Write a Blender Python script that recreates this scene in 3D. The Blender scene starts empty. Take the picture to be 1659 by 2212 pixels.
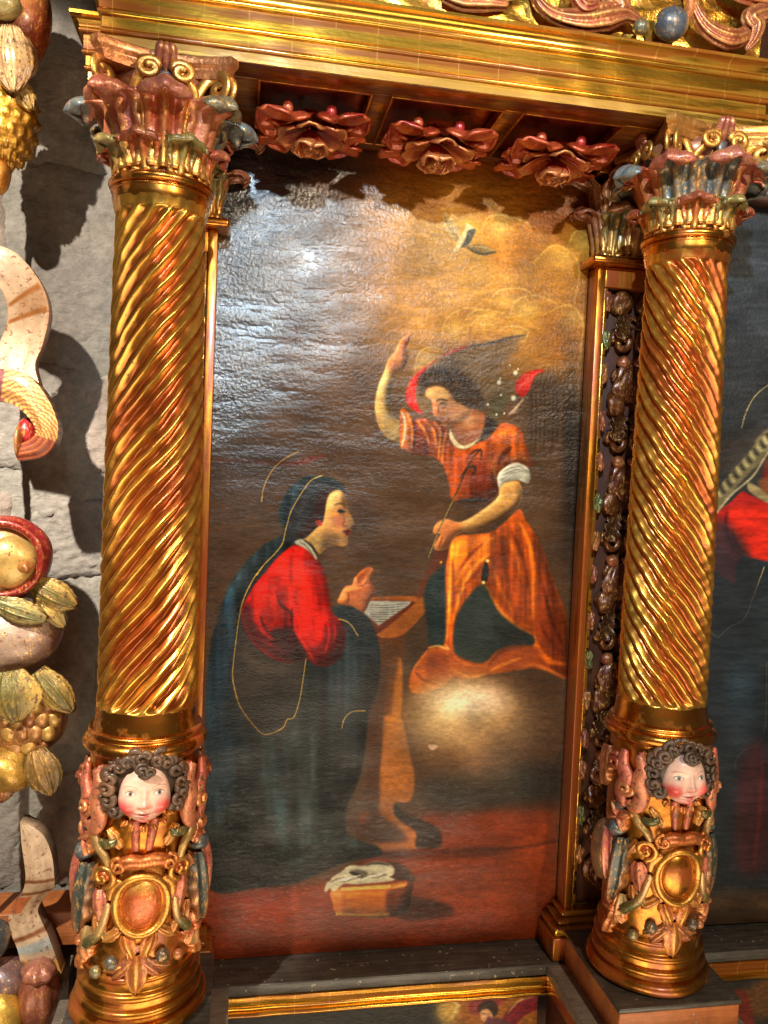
import bpy, math, random
import numpy as np
from mathutils import Matrix, Vector

rng = np.random.default_rng(7)
random.seed(7)
C = bpy.context.scene.collection
scene = bpy.context.scene
PI = math.pi

# ------------------------------------------------------------------ camera
# measured frame: X along the altarpiece, Y depth away from the lens, Z up, lens at the origin.
FPX, YAW, PITCH, ROLL = 1730.8, math.radians(10.168), math.radians(-2.576), math.radians(2.40)
PW, PH = 1659.0, 2212.0
EYE = np.array([0.0, -2.0, 2.2])           # lens position in the world (painting plane is Y = 0)
_f = np.array([math.sin(YAW) * math.cos(PITCH), math.cos(YAW) * math.cos(PITCH), math.sin(PITCH)])
_r = np.array([math.cos(YAW), -math.sin(YAW), 0.0])
_u = np.cross(_r, _f)
_c, _s = math.cos(ROLL), math.sin(ROLL)
AX_F, AX_R, AX_U = _f, _c * _r + _s * _u, -_s * _r + _c * _u

cam_data = bpy.data.cameras.new('camera')
cam_data.sensor_fit = 'HORIZONTAL'
cam_data.sensor_width = 36.0
cam_data.lens = FPX / PW * 36.0
cam_data.clip_start = 0.05
cam_data.clip_end = 100.0
cam = bpy.data.objects.new('camera', cam_data)
cam.matrix_world = Matrix([[AX_R[0], AX_U[0], -AX_F[0], EYE[0]],
                           [AX_R[1], AX_U[1], -AX_F[1], EYE[1]],
                           [AX_R[2], AX_U[2], -AX_F[2], EYE[2]],
                           [0, 0, 0, 1]])
C.objects.link(cam)
scene.camera = cam
scene.render.resolution_x, scene.render.resolution_y = 768, 1024

# ------------------------------------------------------------------ light of the church interior
world = bpy.data.worlds.new('World')
scene.world = world
world.use_nodes = True
bg = world.node_tree.nodes['Background']
bg.inputs['Color'].default_value = (1.0, 0.80, 0.60, 1)
bg.inputs['Strength'].default_value = 0.075


def spot(name, pos, target, watts, color, size, angle, blend=0.4):
    d = bpy.data.lights.new(name, 'SPOT')
    d.energy = watts
    d.color = color
    d.shadow_soft_size = size
    d.spot_size = math.radians(angle)
    d.spot_blend = blend
    o = bpy.data.objects.new(name, d)
    p = np.array(pos) + EYE
    o.location = p
    o.rotation_euler = (Vector(np.array(target) + EYE) - Vector(p)).to_track_quat('-Z', 'Y').to_euler()
    C.objects.link(o)
    return o


# track spotlights above and behind the photographer (positions relative to the lens)
spot('spotlight_cool', (-0.02, -0.55, 1.32), (0.74, 2.0, 0.36), 360, (0.66, 0.85, 1.0), 0.035, 51, 0.8)
spot('spotlight_warm', (1.15, -0.50, 1.15), (0.55, 2.0, -0.25), 185, (1.0, 0.84, 0.62), 0.04, 95)
spot('spotlight_wall', (-1.20, 0.05, 1.75), (-0.66, 2.15, 0.50), 500, (1.0, 0.91, 0.78), 0.03, 31, 0.35)
spot('spotlight_wall', (-1.20, 0.05, 1.70), (-0.66, 2.15, -0.72), 640, (1.0, 0.91, 0.78), 0.03, 31, 0.35)
# added warm fill lamp lighting the soffit from below, standing for bounced light
ad = bpy.data.lights.new('soffit_fill', 'AREA')
ad.energy = 50
ad.color = (1.0, 0.80, 0.56)
ad.shape = 'RECTANGLE'
ad.size, ad.size_y = 2.4, 1.2
ao = bpy.data.objects.new('soffit_fill', ad)
ao.location = EYE + np.array([0.4, 0.1, -1.75])
ao.rotation_euler = (Vector(EYE + np.array([0.4, 1.9, 0.8])) - Vector(ao.location)).to_track_quat('-Z', 'Y').to_euler()
C.objects.link(ao)

vs = scene.view_settings
vs.view_transform = 'Standard'
vs.look = 'None'
vs.exposure = 0.0
vs.gamma = 1.0
vs.use_curve_mapping = False
scene.cycles.max_bounces = 6
scene.cycles.use_denoising = True


# ------------------------------------------------------------------ helpers
def W(x, y, z):
    return np.array([x, y - 2.0, z + 2.2])


def ray(px, py):
    return AX_F * FPX + AX_R * (px - PW / 2) - AX_U * (py - PH / 2)


def at_y(px, py, depth):
    d = ray(px, py)
    return d * (depth / d[1])


def at_z(px, py, z):
    d = ray(px, py)
    return d * (z / d[2])


def to_px(P):
    P = np.asarray(P, float)
    w = P @ AX_F
    return PW / 2 + FPX * (P @ AX_R) / w, PH / 2 - FPX * (P @ AX_U) / w


def lin(c):
    c = np.asarray(c, float) / 255.0
    return np.where(c <= 0.04045, c / 12.92, ((c + 0.055) / 1.055) ** 2.4)


def make(name, V, F, mat, parent=None, col=None, smooth=True, uv=None):
    V = np.asarray(V, np.float32)
    me = bpy.data.meshes.new(name)
    if isinstance(F, np.ndarray):
        n, k = F.shape
        me.vertices.add(len(V))
        me.vertices.foreach_set('co', V.ravel())
        me.loops.add(n * k)
        me.loops.foreach_set('vertex_index', F.astype(np.int32).ravel())
        me.polygons.add(n)
        me.polygons.foreach_set('loop_start', np.arange(0, n * k, k, dtype=np.int32))
        me.polygons.foreach_set('loop_total', np.full(n, k, dtype=np.int32))
        me.update(calc_edges=True)
    else:
        me.from_pydata([tuple(v) for v in V], [], [tuple(f) for f in F])
        me.update()
    if smooth:
        me.polygons.foreach_set('use_smooth', np.ones(len(me.polygons), bool))
    if col is not None:
        col = np.asarray(col, np.float32)
        if col.ndim == 1:
            col = np.tile(col, (len(V), 1))
        a = me.color_attributes.new('Col', 'FLOAT_COLOR', 'POINT')
        a.data.foreach_set('color', col.ravel())
    me.materials.append(mat)
    o = bpy.data.objects.new(name, me)
    C.objects.link(o)
    if parent is not None:
        o.parent = parent
    return o


def thing(name, label, cat, loc=(0, 0, 0), group=None):
    o = bpy.data.objects.new(name, None)
    o.empty_display_size = 0.05
    C.objects.link(o)
    o.location = loc
    o['label'] = label
    o['category'] = cat
    if group:
        o['group'] = group
    return o


def tag(o, label, cat, group=None):
    o['label'] = label
    o['category'] = cat
    if group:
        o['group'] = group
    return o


def quads(nu, nv, cu=False, cv=False):
    """faces of a grid with vertex index i*nv+j"""
    iu = np.arange(nu if cu else nu - 1)
    jv = np.arange(nv if cv else nv - 1)
    I, J = np.meshgrid(iu, jv, indexing='ij')
    I2, J2 = (I + 1) % nu, (J + 1) % nv
    return np.stack([I * nv + J, I2 * nv + J, I2 * nv + J2, I * nv + J2], -1).reshape(-1, 4)


def combine(parts):
    Vs, Fs, Cs, n = [], [], [], 0
    for p in parts:
        V, F = p[0], p[1]
        Vs.append(V)
        Fs.append(F + n)
        n += len(V)
        if len(p) > 2:
            c = np.asarray(p[2], float)
            Cs.append(np.tile(c, (len(V), 1)) if c.ndim == 1 else c)
    return np.concatenate(Vs), np.concatenate(Fs), (np.concatenate(Cs) if Cs else None)


def lathe(prof, n=96, z_axis=True, squash=None):
    """prof: list of (r, z); returns V, F (closed around)"""
    prof = np.asarray(prof, float)
    t = np.linspace(0, 2 * PI, n, endpoint=False)
    V = np.stack([np.outer(np.cos(t), prof[:, 0]), np.outer(np.sin(t), prof[:, 0]),
                  np.tile(prof[:, 1], (n, 1))], -1).reshape(-1, 3)
    F = quads(n, len(prof), cu=True)
    return V, F


def catmull(pts, n, closed=False):
    P = np.asarray(pts, float)
    m = len(P)
    if closed:
        idx = np.arange(m)
        t = np.linspace(0, m, n, endpoint=False)
    else:
        t = np.linspace(0, m - 1, n)
    i = np.minimum(np.floor(t).astype(int), m - 1 if closed else m - 2)
    f = (t - i)[:, None]

    def g(k):
        return P[k % m] if closed else P[np.clip(k, 0, m - 1)]
    p0, p1, p2, p3 = g(i - 1), g(i), g(i + 1), g(i + 2)
    return 0.5 * ((2 * p1) + (-p0 + p2) * f + (2 * p0 - 5 * p1 + 4 * p2 - p3) * f * f + (-p0 + 3 * p1 - 3 * p2 + p3) * f ** 3)


def sweep(pts, ra, rb=None, seg=10, up=(0.13, 0.21, 0.97), caps=True, flute=0, amp=0.16):
    P = np.asarray(pts, float)
    n = len(P)
    ra = np.broadcast_to(np.asarray(ra, float), (n,)).copy()
    rb = ra.copy() if rb is None else np.broadcast_to(np.asarray(rb, float), (n,)).copy()
    T = np.gradient(P, axis=0)
    T /= np.linalg.norm(T, axis=1)[:, None] + 1e-12
    N = np.zeros_like(P)
    v = np.asarray(up, float)
    v = v - T[0] * (v @ T[0])
    for i in range(n):
        v = v - T[i] * (v @ T[i])
        v /= np.linalg.norm(v) + 1e-12
        N[i] = v
    B = np.cross(T, N)
    if caps:
        P = np.concatenate([P[:1] - T[:1] * ra[0] * 0.5, P, P[-1:] + T[-1:] * ra[-1] * 0.5])
        N = np.concatenate([N[:1], N, N[-1:]])
        B = np.concatenate([B[:1], B, B[-1:]])
        ra = np.concatenate([[1e-5], ra, [1e-5]])
        rb = np.concatenate([[1e-5], rb, [1e-5]])
        n += 2
    t = np.linspace(0, 2 * PI, seg, endpoint=False)
    fl = (1 + amp * np.cos(flute * t)) if flute else np.ones_like(t)
    V = (P[:, None, :] + N[:, None, :] * (ra[:, None] * (fl * np.cos(t))[None])[..., None]
         + B[:, None, :] * (rb[:, None] * (fl * np.sin(t))[None])[..., None])
    return V.reshape(-1, 3), quads(n, seg, cv=True)


def ellipsoid(c, r, nu=20, nv=14, lump=0.0, seed=0, lobes=0):
    t = np.linspace(0, 2 * PI, nu, endpoint=False)
    p = np.linspace(0.001, PI - 0.001, nv)
    T, Pp = np.meshgrid(t, p, indexing='ij')
    R = np.ones_like(T)
    if lump:
        g = np.random.default_rng(seed)
        for k in range(5):
            a, b, ph = g.integers(1, 5), g.integers(1, 5), g.uniform(0, 6.28)
            R += lump * 0.5 * np.sin(a * T + ph) * np.sin(b * Pp) * np.sin(Pp)
    if lobes:
        R += 0.06 * np.cos(lobes * T) * np.sin(Pp)
    V = np.stack([c[0] + r[0] * R * np.sin(Pp) * np.cos(T), c[1] + r[1] * R * np.sin(Pp) * np.sin(T), c[2] + r[2] * R * np.cos(Pp)], -1)
    return V.reshape(-1, 3), quads(nu, nv, cu=True)


def box(x0, x1, y0, y1, z0, z1):
    V = np.array([(x, y, z) for x in (x0, x1) for y in (y0, y1) for z in (z0, z1)], float)
    F = np.array([(0, 1, 3, 2), (4, 6, 7, 5), (0, 4, 5, 1), (2, 3, 7, 6), (0, 2, 6, 4), (1, 5, 7, 3)])
    return V, F


def beam(name, x0, x1, y0, y1, z0, z1, mat, parent=None, bevel=0.003):
    """box given in the measured frame; bevelled, dense enough to look worn"""
    V, F = box(x0, x1, y0, y1, z0, z1)
    V = V + np.array([0, -2.0, 2.2])
    o = make(name, V, F, mat, None, smooth=False)
    if parent is not None:
        o.parent = parent
        o.matrix_parent_inverse = Matrix.Translation(-Vector(parent.location))
    b = o.modifiers.new('bevel', 'BEVEL')
    b.width = bevel
    b.segments = 2
    return o


def rot_z(V, a):
    c, s = math.cos(a), math.sin(a)
    return np.stack([V[:, 0] * c - V[:, 1] * s, V[:, 0] * s + V[:, 1] * c, V[:, 2]], -1)


# ------------------------------------------------------------------ materials
def nodes_of(name):
    m = bpy.data.materials.new(name)
    m.use_nodes = True
    nt = m.node_tree
    b = nt.nodes['Principled BSDF']
    return m, nt, b


def nd(nt, t, **kw):
    n = nt.nodes.new(t)
    for k, v in kw.items():
        if k in n.inputs:
            n.inputs[k].default_value = v
        else:
            setattr(n, k, v)
    return n


def coords(nt, scale=(1, 1, 1), kind='Object', rot=(0, 0, 0)):
    tc = nd(nt, 'ShaderNodeTexCoord')
    mp = nd(nt, 'ShaderNodeMapping')
    mp.inputs['Scale'].default_value = scale
    mp.inputs['Rotation'].default_value = rot
    nt.links.new(tc.outputs[kind], mp.inputs['Vector'])
    return mp.outputs['Vector']


def noise(nt, vec, scale, detail=4, rough=0.55, dist=0.0):
    n = nd(nt, 'ShaderNodeTexNoise')
    n.inputs['Scale'].default_value = scale
    n.inputs['Detail'].default_value = detail
    n.inputs['Roughness'].default_value = rough
    n.inputs['Distortion'].default_value = dist
    nt.links.new(vec, n.inputs['Vector'])
    return n.outputs['Fac']


def ramp(nt, fac, stops):
    r = nd(nt, 'ShaderNodeValToRGB')
    e = r.color_ramp.elements
    while len(e) < len(stops):
        e.new(0.5)
    for i, (p, c) in enumerate(stops):
        e[i].position = p
        if not hasattr(c, '__len__'):
            c = (c, c, c)
        e[i].color = (*c, 1)
    nt.links.new(fac, r.inputs['Fac'])
    return r.outputs['Color']


def mix(nt, fac, a, b, mode='MIX'):
    m = nd(nt, 'ShaderNodeMix', data_type='RGBA', blend_type=mode)
    for v, idx in ((fac, 0), (a, 6), (b, 7)):
        if hasattr(v, 'is_linked'):
            nt.links.new(v, m.inputs[idx])
        elif idx == 0:
            m.inputs[0].default_value = v
        else:
            m.inputs[idx].default_value = (*v, 1)
    return m.outputs[2]


def math_n(nt, op, a, b=0.0):
    m = nd(nt, 'ShaderNodeMath', operation=op)
    for i, v in enumerate((a, b)):
        if hasattr(v, 'is_linked'):
            nt.links.new(v, m.inputs[i])
        else:
            m.inputs[i].default_value = v
    return m.outputs[0]


def bump(nt, b, height, strength=0.3, dist=0.01):
    n = nd(nt, 'ShaderNodeBump')
    n.inputs['Strength'].default_value = strength
    n.inputs['Distance'].default_value = dist
    nt.links.new(height, n.inputs['Height'])
    nt.links.new(n.outputs['Normal'], b.inputs['Normal'])
    return n


def gold_mat(name, g1, g2, bole, wear, scale, stretch=(1, 1, 1), rough=(0.2, 0.42), bumps=0.12, seams=False):
    """leaf gold over red-brown bole, rubbed through in streaks and patches"""
    m, nt, b = nodes_of(name)
    v = coords(nt, stretch)
    n1 = noise(nt, v, scale, 5, 0.6)
    n2 = noise(nt, v, scale * 3.1, 4, 0.6, 0.6)
    n3 = noise(nt, coords(nt), 90, 3)
    gold = mix(nt, ramp(nt, n2, [(0.35, 0.0), (0.65, 1.0)]), lin(g1), lin(g2))
    w = ramp(nt, n1, [(wear, 1.0), (wear + 0.10, 0.0)])
    base = mix(nt, w, gold, lin(bole))
    if seams:
        br = nd(nt, 'ShaderNodeTexBrick')
        br.inputs['Scale'].default_value = 1.0
        br.inputs['Brick Width'].default_value = 0.085
        br.inputs['Row Height'].default_value = 0.6
        br.inputs['Mortar Size'].default_value = 0.0012
        br.inputs['Mortar Smooth'].default_value = 0.9
        nt.links.new(coords(nt), br.inputs['Vector'])
        base = mix(nt, math_n(nt, 'MULTIPLY', br.outputs['Fac'], 0.28), base, lin((255, 214, 110)))
    nt.links.new(base, b.inputs['Base Color'])
    met = math_n(nt, 'SUBTRACT', 1.0, math_n(nt, 'MULTIPLY', w, 0.75))
    nt.links.new(met, b.inputs['Metallic'])
    rr = nd(nt, 'ShaderNodeMapRange')
    rr.inputs['To Min'].default_value, rr.inputs['To Max'].default_value = rough
    nt.links.new(n2, rr.inputs['Value'])
    nt.links.new(rr.outputs['Result'], b.inputs['Roughness'])
    b.inputs['Coat Weight'].default_value = 0.25
    b.inputs['Coat Roughness'].default_value = 0.18
    h = math_n(nt, 'ADD', math_n(nt, 'MULTIPLY', n2, 0.7), math_n(nt, 'MULTIPLY', n3, 0.5))
    bump(nt, b, h, bumps, 0.006)
    return m


def poly_mat(name='polychrome', rough=(0.28, 0.5), wear=0.33, bole=(120, 62, 34), bumps=0.22, grain=None, hatch=0.0):
    """painted and gilded carving; colour attribute gives the paint, its alpha how much is metal leaf"""
    m, nt, b = nodes_of(name)
    at = nd(nt, 'ShaderNodeAttribute', attribute_name='Col')
    v = coords(nt)
    n1 = noise(nt, v, 34, 5, 0.62)
    n2 = noise(nt, v, 95, 4, 0.6)
    n3 = noise(nt, v, 230, 3, 0.6)
    var = ramp(nt, n1, [(0.25, 0.68), (0.75, 1.28)])
    c = mix(nt, 1.0, at.outputs['Color'], var, 'MULTIPLY')
    w = ramp(nt, n2, [(wear, 1.0), (wear + 0.07, 0.0)])
    c = mix(nt, w, c, lin(bole))
    nt.links.new(c, b.inputs['Base Color'])
    met = math_n(nt, 'MULTIPLY', at.outputs['Alpha'], math_n(nt, 'SUBTRACT', 1.0, math_n(nt, 'MULTIPLY', w, 0.8)))
    nt.links.new(met, b.inputs['Metallic'])
    rr = nd(nt, 'ShaderNodeMapRange')
    rr.inputs['To Min'].default_value, rr.inputs['To Max'].default_value = rough
    nt.links.new(n1, rr.inputs['Value'])
    nt.links.new(rr.outputs['Result'], b.inputs['Roughness'])
    b.inputs['Coat Weight'].default_value = 0.35
    b.inputs['Coat Roughness'].default_value = 0.2
    h = math_n(nt, 'ADD', math_n(nt, 'MULTIPLY', n2, 0.6), math_n(nt, 'MULTIPLY', n3, 0.4))
    if hatch:                                   # sgraffito: paint scratched through to the leaf in fine strokes
        hv = noise(nt, coords(nt, (1, 1, 0.35), rot=(0.5, 0.6, 0.2)), 210, 3, 0.6, 0.3)
        hm = math_n(nt, 'MULTIPLY', ramp(nt, hv, [(0.55, 0.0), (0.62, 1.0)]), ramp(nt, n1, [(0.40, 0.0), (0.58, 1.0)]))
        hm = math_n(nt, 'MULTIPLY', hm, hatch)
        c = mix(nt, hm, c, lin((226, 172, 84)))
        nt.links.new(c, b.inputs['Base Color'])
        met = math_n(nt, 'MAXIMUM', met, math_n(nt, 'MULTIPLY', hm, 0.9))
        nt.links.new(met, b.inputs['Metallic'])
    if grain:
        wv = nd(nt, 'ShaderNodeTexWave', bands_direction='Z')
        wv.inputs['Scale'].default_value = grain
        wv.inputs['Distortion'].default_value = 7.0
        wv.inputs['Detail'].default_value = 2
        nt.links.new(v, wv.inputs['Vector'])
        h = math_n(nt, 'ADD', h, math_n(nt, 'MULTIPLY', wv.outputs['Fac'], 0.6))
    bump(nt, b, h, bumps, 0.005)
    return m


def wood_mat(name, c1, c2, rough=0.5, stretch=(2, 30, 30), scale=4, bumps=0.25, spec=0.5, coat=0.1, specks=False):
    m, nt, b = nodes_of(name)
    v = coords(nt, stretch)
    n1 = noise(nt, v, scale, 5, 0.6, 0.4)
    n2 = noise(nt, coords(nt), 22, 5, 0.65)
    c = mix(nt, ramp(nt, n1, [(0.3, 0.0), (0.7, 1.0)]), lin(c1), lin(c2))
    c = mix(nt, 1.0, c, ramp(nt, n2, [(0.25, 0.6), (0.75, 1.25)]), 'MULTIPLY')
    if specks:                                   # drips, dust and knocks down to the pale ground
        n3 = noise(nt, coords(nt), 75, 2, 0.5)
        n4 = noise(nt, coords(nt, (0.4, 4, 4)), 16, 4, 0.6)
        c = mix(nt, ramp(nt, n3, [(0.70, 0.0), (0.73, 1.0)]), c, lin((150, 140, 122)))
        c = mix(nt, math_n(nt, 'MULTIPLY', ramp(nt, n4, [(0.62, 0.0), (0.70, 1.0)]), 0.45), c, lin((120, 108, 92)))
    nt.links.new(c, b.inputs['Base Color'])
    b.inputs['Roughness'].default_value = rough
    b.inputs['Specular IOR Level'].default_value = spec
    b.inputs['Coat Weight'].default_value = coat
    b.inputs['Coat Roughness'].default_value = 0.25
    bump(nt, b, math_n(nt, 'ADD', n1, n2), bumps, 0.004)
    return m


M_CORNICE = gold_mat('burnished_gold_leaf', (218, 170, 62), (196, 134, 36), (140, 78, 20), 0.45, 5.0, (0.35, 3, 6), (0.14, 0.32), 0.08, True)
M_SHAFT = None
M_DRUM = gold_mat('warm_gold_ground', (196, 134, 48), (160, 94, 30), (150, 74, 26), 0.40, 9.0, (1, 1, 1), (0.24, 0.44), 0.14)
M_RING = gold_mat('ring_gold', (208, 144, 56), (182, 106, 38), (156, 74, 28), 0.37, 12.0, (1, 1, 1), (0.18, 0.36), 0.08)
M_SOFFIT = gold_mat('soffit_gold', (190, 124, 40), (150, 86, 26), (96, 40, 14), 0.44, 8.0, (0.6, 3, 3), (0.28, 0.5), 0.12)
M_FRIEZE = gold_mat('frieze_gold', (232, 186, 84), (206, 150, 50), (150, 84, 28), 0.38, 16.0, (1, 1, 1), (0.2, 0.42), 0.45)
M_PILASTER = gold_mat('pilaster_gold', (212, 148, 50), (190, 104, 30), (150, 68, 18), 0.46, 9.0, (3, 3, 0.3), (0.26, 0.46), 0.10)
M_POLY = poly_mat(hatch=0.75, bumps=0.4)
M_ROSE = poly_mat('painted_rose', rough=(0.3, 0.5), wear=0.30, bole=(96, 30, 18), bumps=0.3, hatch=0.25)
M_SHAFT = poly_mat('glazed_gold_shaft', rough=(0.20, 0.40), wear=0.30, bole=(112, 46, 18), bumps=0.08)
M_FEATHER = poly_mat('feathered_polychrome', grain=130, wear=0.38, bole=(96, 62, 34), bumps=0.30, hatch=0.6)
M_FLESH = poly_mat('painted_flesh', rough=(0.32, 0.5), wear=0.22, bole=(176, 120, 92), bumps=0.07)
M_HAIR = poly_mat('painted_hair', rough=(0.4, 0.6), wear=0.25, bole=(110, 84, 58), bumps=0.25, grain=170)
M_RIBBON = poly_mat('ribbon_paint', rough=(0.4, 0.6), wear=0.36, bole=(128, 78, 48), bumps=0.18, grain=120)
M_DARKBOARD = wood_mat('black_painted_board', (52, 47, 42), (84, 78, 70), 0.42, (2, 20, 20), 5, 0.3, specks=True)
M_DARKWOOD = wood_mat('dark_brown_wood', (58, 32, 18), (84, 46, 24), 0.5)
M_ORANGEWOOD = wood_mat('orange_stained_wood', (168, 92, 46), (190, 116, 62), 0.5, (1.5, 30, 30), 5, 0.35, specks=True)
M_GREYBOARD = wood_mat('dusty_grey_board', (104, 94, 82), (140, 128, 114), 0.6, (2, 20, 20), 5, 0.3, specks=True)
GOLD = np.array([*lin((222, 166, 70)), 0.9])


def pc(c, metal=0.25):
    return np.array([*lin(c), metal])
# ------------------------------------------------------------------ oil paintings: brushwork worked out on a small canvas array
def vnoise(h, w, ch, cw, seed):
    g = np.random.default_rng(seed)
    gh, gw = int(h / ch) + 3, int(w / cw) + 3
    A = g.random((gh, gw))
    y = np.arange(h) / ch
    x = np.arange(w) / cw
    yi, xi = y.astype(int), x.astype(int)
    fy, fx = (y - yi)[:, None], (x - xi)[None]
    fy, fx = fy * fy * (3 - 2 * fy), fx * fx * (3 - 2 * fx)
    a = A[np.ix_(yi, xi)] * (1 - fx) + A[np.ix_(yi, xi + 1)] * fx
    b = A[np.ix_(yi + 1, xi)] * (1 - fx) + A[np.ix_(yi + 1, xi + 1)] * fx
    return a * (1 - fy) + b * fy


def blur(m, r):
    r = int(round(r))
    if r < 1:
        return m
    for _ in range(2):
        for ax in (0, 1):
            p = np.pad(m, [(r + 1, r) if k == ax else (0, 0) for k in (0, 1)], mode='edge')
            c = np.cumsum(p, axis=ax)
            n = m.shape[ax]
            hi = np.take(c, np.arange(2 * r + 1, 2 * r + 1 + n), axis=ax)
            lo = np.take(c, np.arange(0, n), axis=ax)
            m = (hi - lo) / (2 * r + 1)
    return m


def fr(ox, oy, s):
    return lambda pts: [(ox + s * x, oy + s * y) for x, y in pts]


class Canvas:
    def __init__(self, x0, x1, y0, y1, base):
        self.x0, self.y0 = x0, y0
        self.w, self.h = int(x1 - x0), int(y1 - y0)
        self.A = np.tile(np.asarray(base, float), (self.h, self.w, 1))
        self.yy, self.xx = np.mgrid[0:self.h, 0:self.w]

    def _apply(self, m, sx, sy, color, alpha, clip):
        h, w = m.shape
        if clip is not None:
            m = m * clip[sy:sy + h, sx:sx + w]
        m = (m * alpha)[..., None]
        R = self.A[sy:sy + h, sx:sx + w]
        self.A[sy:sy + h, sx:sx + w] = R * (1 - m) + np.asarray(color, float) * m

    def _raster(self, P, pad):
        P = np.asarray(P, float) - (self.x0, self.y0)
        ax = int(max(0, math.floor(P[:, 0].min()) - pad))
        bx = int(min(self.w, math.ceil(P[:, 0].max()) + pad + 1))
        ay = int(max(0, math.floor(P[:, 1].min()) - pad))
        by = int(min(self.h, math.ceil(P[:, 1].max()) + pad + 1))
        if bx <= ax or by <= ay:
            return None
        M = np.zeros((by - ay, bx - ax))
        x1, y1 = P[:, 0], P[:, 1]
        x2, y2 = np.roll(x1, -1), np.roll(y1, -1)
        for k in range(by - ay):
            y = ay + k + 0.5
            s = (y1 <= y) != (y2 <= y)
            if not s.any():
                continue
            xs = np.sort(x1[s] + (y - y1[s]) * (x2[s] - x1[s]) / (y2[s] - y1[s])) - ax
            for a, b in zip(xs[::2], xs[1::2]):
                i, j = int(max(0, round(a))), int(min(bx - ax, round(b)))
                if j > i:
                    M[k, i:j] = 1
        return M, ax, ay

    def poly(self, pts, color, feather=2, alpha=1.0, clip=None, smooth=True):
        feather = feather * 0.7 if feather < 9 else feather
        P = catmull(pts, len(pts) * 8, True) if smooth else np.asarray(pts, float)
        r = self._raster(P, int(feather * 2 + 2))
        if r is None:
            return
        M, sx, sy = r
        self._apply(blur(M, feather), sx, sy, color, alpha, clip)

    def mask(self, pts, feather=2, smooth=True):
        full = np.zeros((self.h, self.w))
        P = catmull(pts, len(pts) * 8, True) if smooth else np.asarray(pts, float)
        r = self._raster(P, int(feather * 2 + 2))
        if r is not None:
            M, sx, sy = r
            M = blur(M, feather)
            full[sy:sy + M.shape[0], sx:sx + M.shape[1]] = M
        return full

    def stroke(self, pts, width, color, feather=1, alpha=1.0, clip=None, taper=True, n=None):
        feather *= 0.7
        P = catmull(pts, n or max(12, len(pts) * 8))
        T = np.gradient(P, axis=0)
        T /= np.linalg.norm(T, axis=1)[:, None] + 1e-9
        t = np.linspace(0, 1, len(P))
        w = width * 0.5 * (np.clip(np.sin(PI * t), 0, 1) ** 0.5 if taper else np.ones_like(t))
        w = np.maximum(w, 0.45)
        Nn = np.stack([-T[:, 1], T[:, 0]], -1)
        Q = np.concatenate([P + Nn * w[:, None], (P - Nn * w[:, None])[::-1]])
        r = self._raster(Q, int(feather * 2 + 2))
        if r is None:
            return
        M, sx, sy = r
        self._apply(blur(M, feather), sx, sy, color, alpha, clip)

    def glow(self, cx, cy, rx, ry, color, alpha=1.0, power=1.0, clip=None):
        ax, bx = int(max(0, cx - self.x0 - rx * 2.4)), int(min(self.w, cx - self.x0 + rx * 2.4))
        ay, by = int(max(0, cy - self.y0 - ry * 2.4)), int(min(self.h, cy - self.y0 + ry * 2.4))
        if bx <= ax or by <= ay:
            return
        X = (self.xx[ay:by, ax:bx] + self.x0 - cx) / rx
        Y = (self.yy[ay:by, ax:bx] + self.y0 - cy) / ry
        M = np.exp(-(X * X + Y * Y) ** power)
        self._apply(M, ax, ay, color, alpha, clip)

    def noise(self, ch, cw, amt, seed, color=None, lo=0.0):
        N = vnoise(self.h, self.w, ch, cw, seed)
        if color is None:
            self.A *= (1 + amt * (N - 0.5) * 2)[..., None]
        else:
            M = np.clip((N - lo) / (1 - lo), 0, 1) * amt
            self.A = self.A * (1 - M[..., None]) + np.asarray(color, float) * M[..., None]

    def model(self, m, r, amt, fold=0.0, fw=14, fh=110, seed=0, lx=0.8, ly=0.6):
        """brush the light into a painted form: lit towards its upper left, turning dark at its far edge"""
        B = blur(m, r)
        gy, gx = np.gradient(B)
        s = np.clip((gx * lx + gy * ly) * r * 2.2, -1, 1)
        f = 1 + amt * np.where(s > 0, 0.55 * s, s)
        if fold:
            f = f * (1 + fold * 2 * (vnoise(self.h, self.w, fh, fw, 70 + seed) - 0.5) + fold * (vnoise(self.h, self.w, fh * .4, fw * .5, 71 + seed) - 0.5))
        self.A *= (1 + (f - 1) * m)[..., None]

    def sample(self, px, py):
        x = np.clip(px - self.x0, 0, self.w - 1.001)
        y = np.clip(py - self.y0, 0, self.h - 1.001)
        xi, yi = x.astype(int), y.astype(int)
        fx, fy = (x - xi)[:, None], (y - yi)[:, None]
        A = self.A
        c = (A[yi, xi] * (1 - fx) + A[yi, xi + 1] * fx) * (1 - fy) + (A[yi + 1, xi] * (1 - fx) + A[yi + 1, xi + 1] * fx) * fy
        return np.clip(c, 0, 255)


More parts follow.
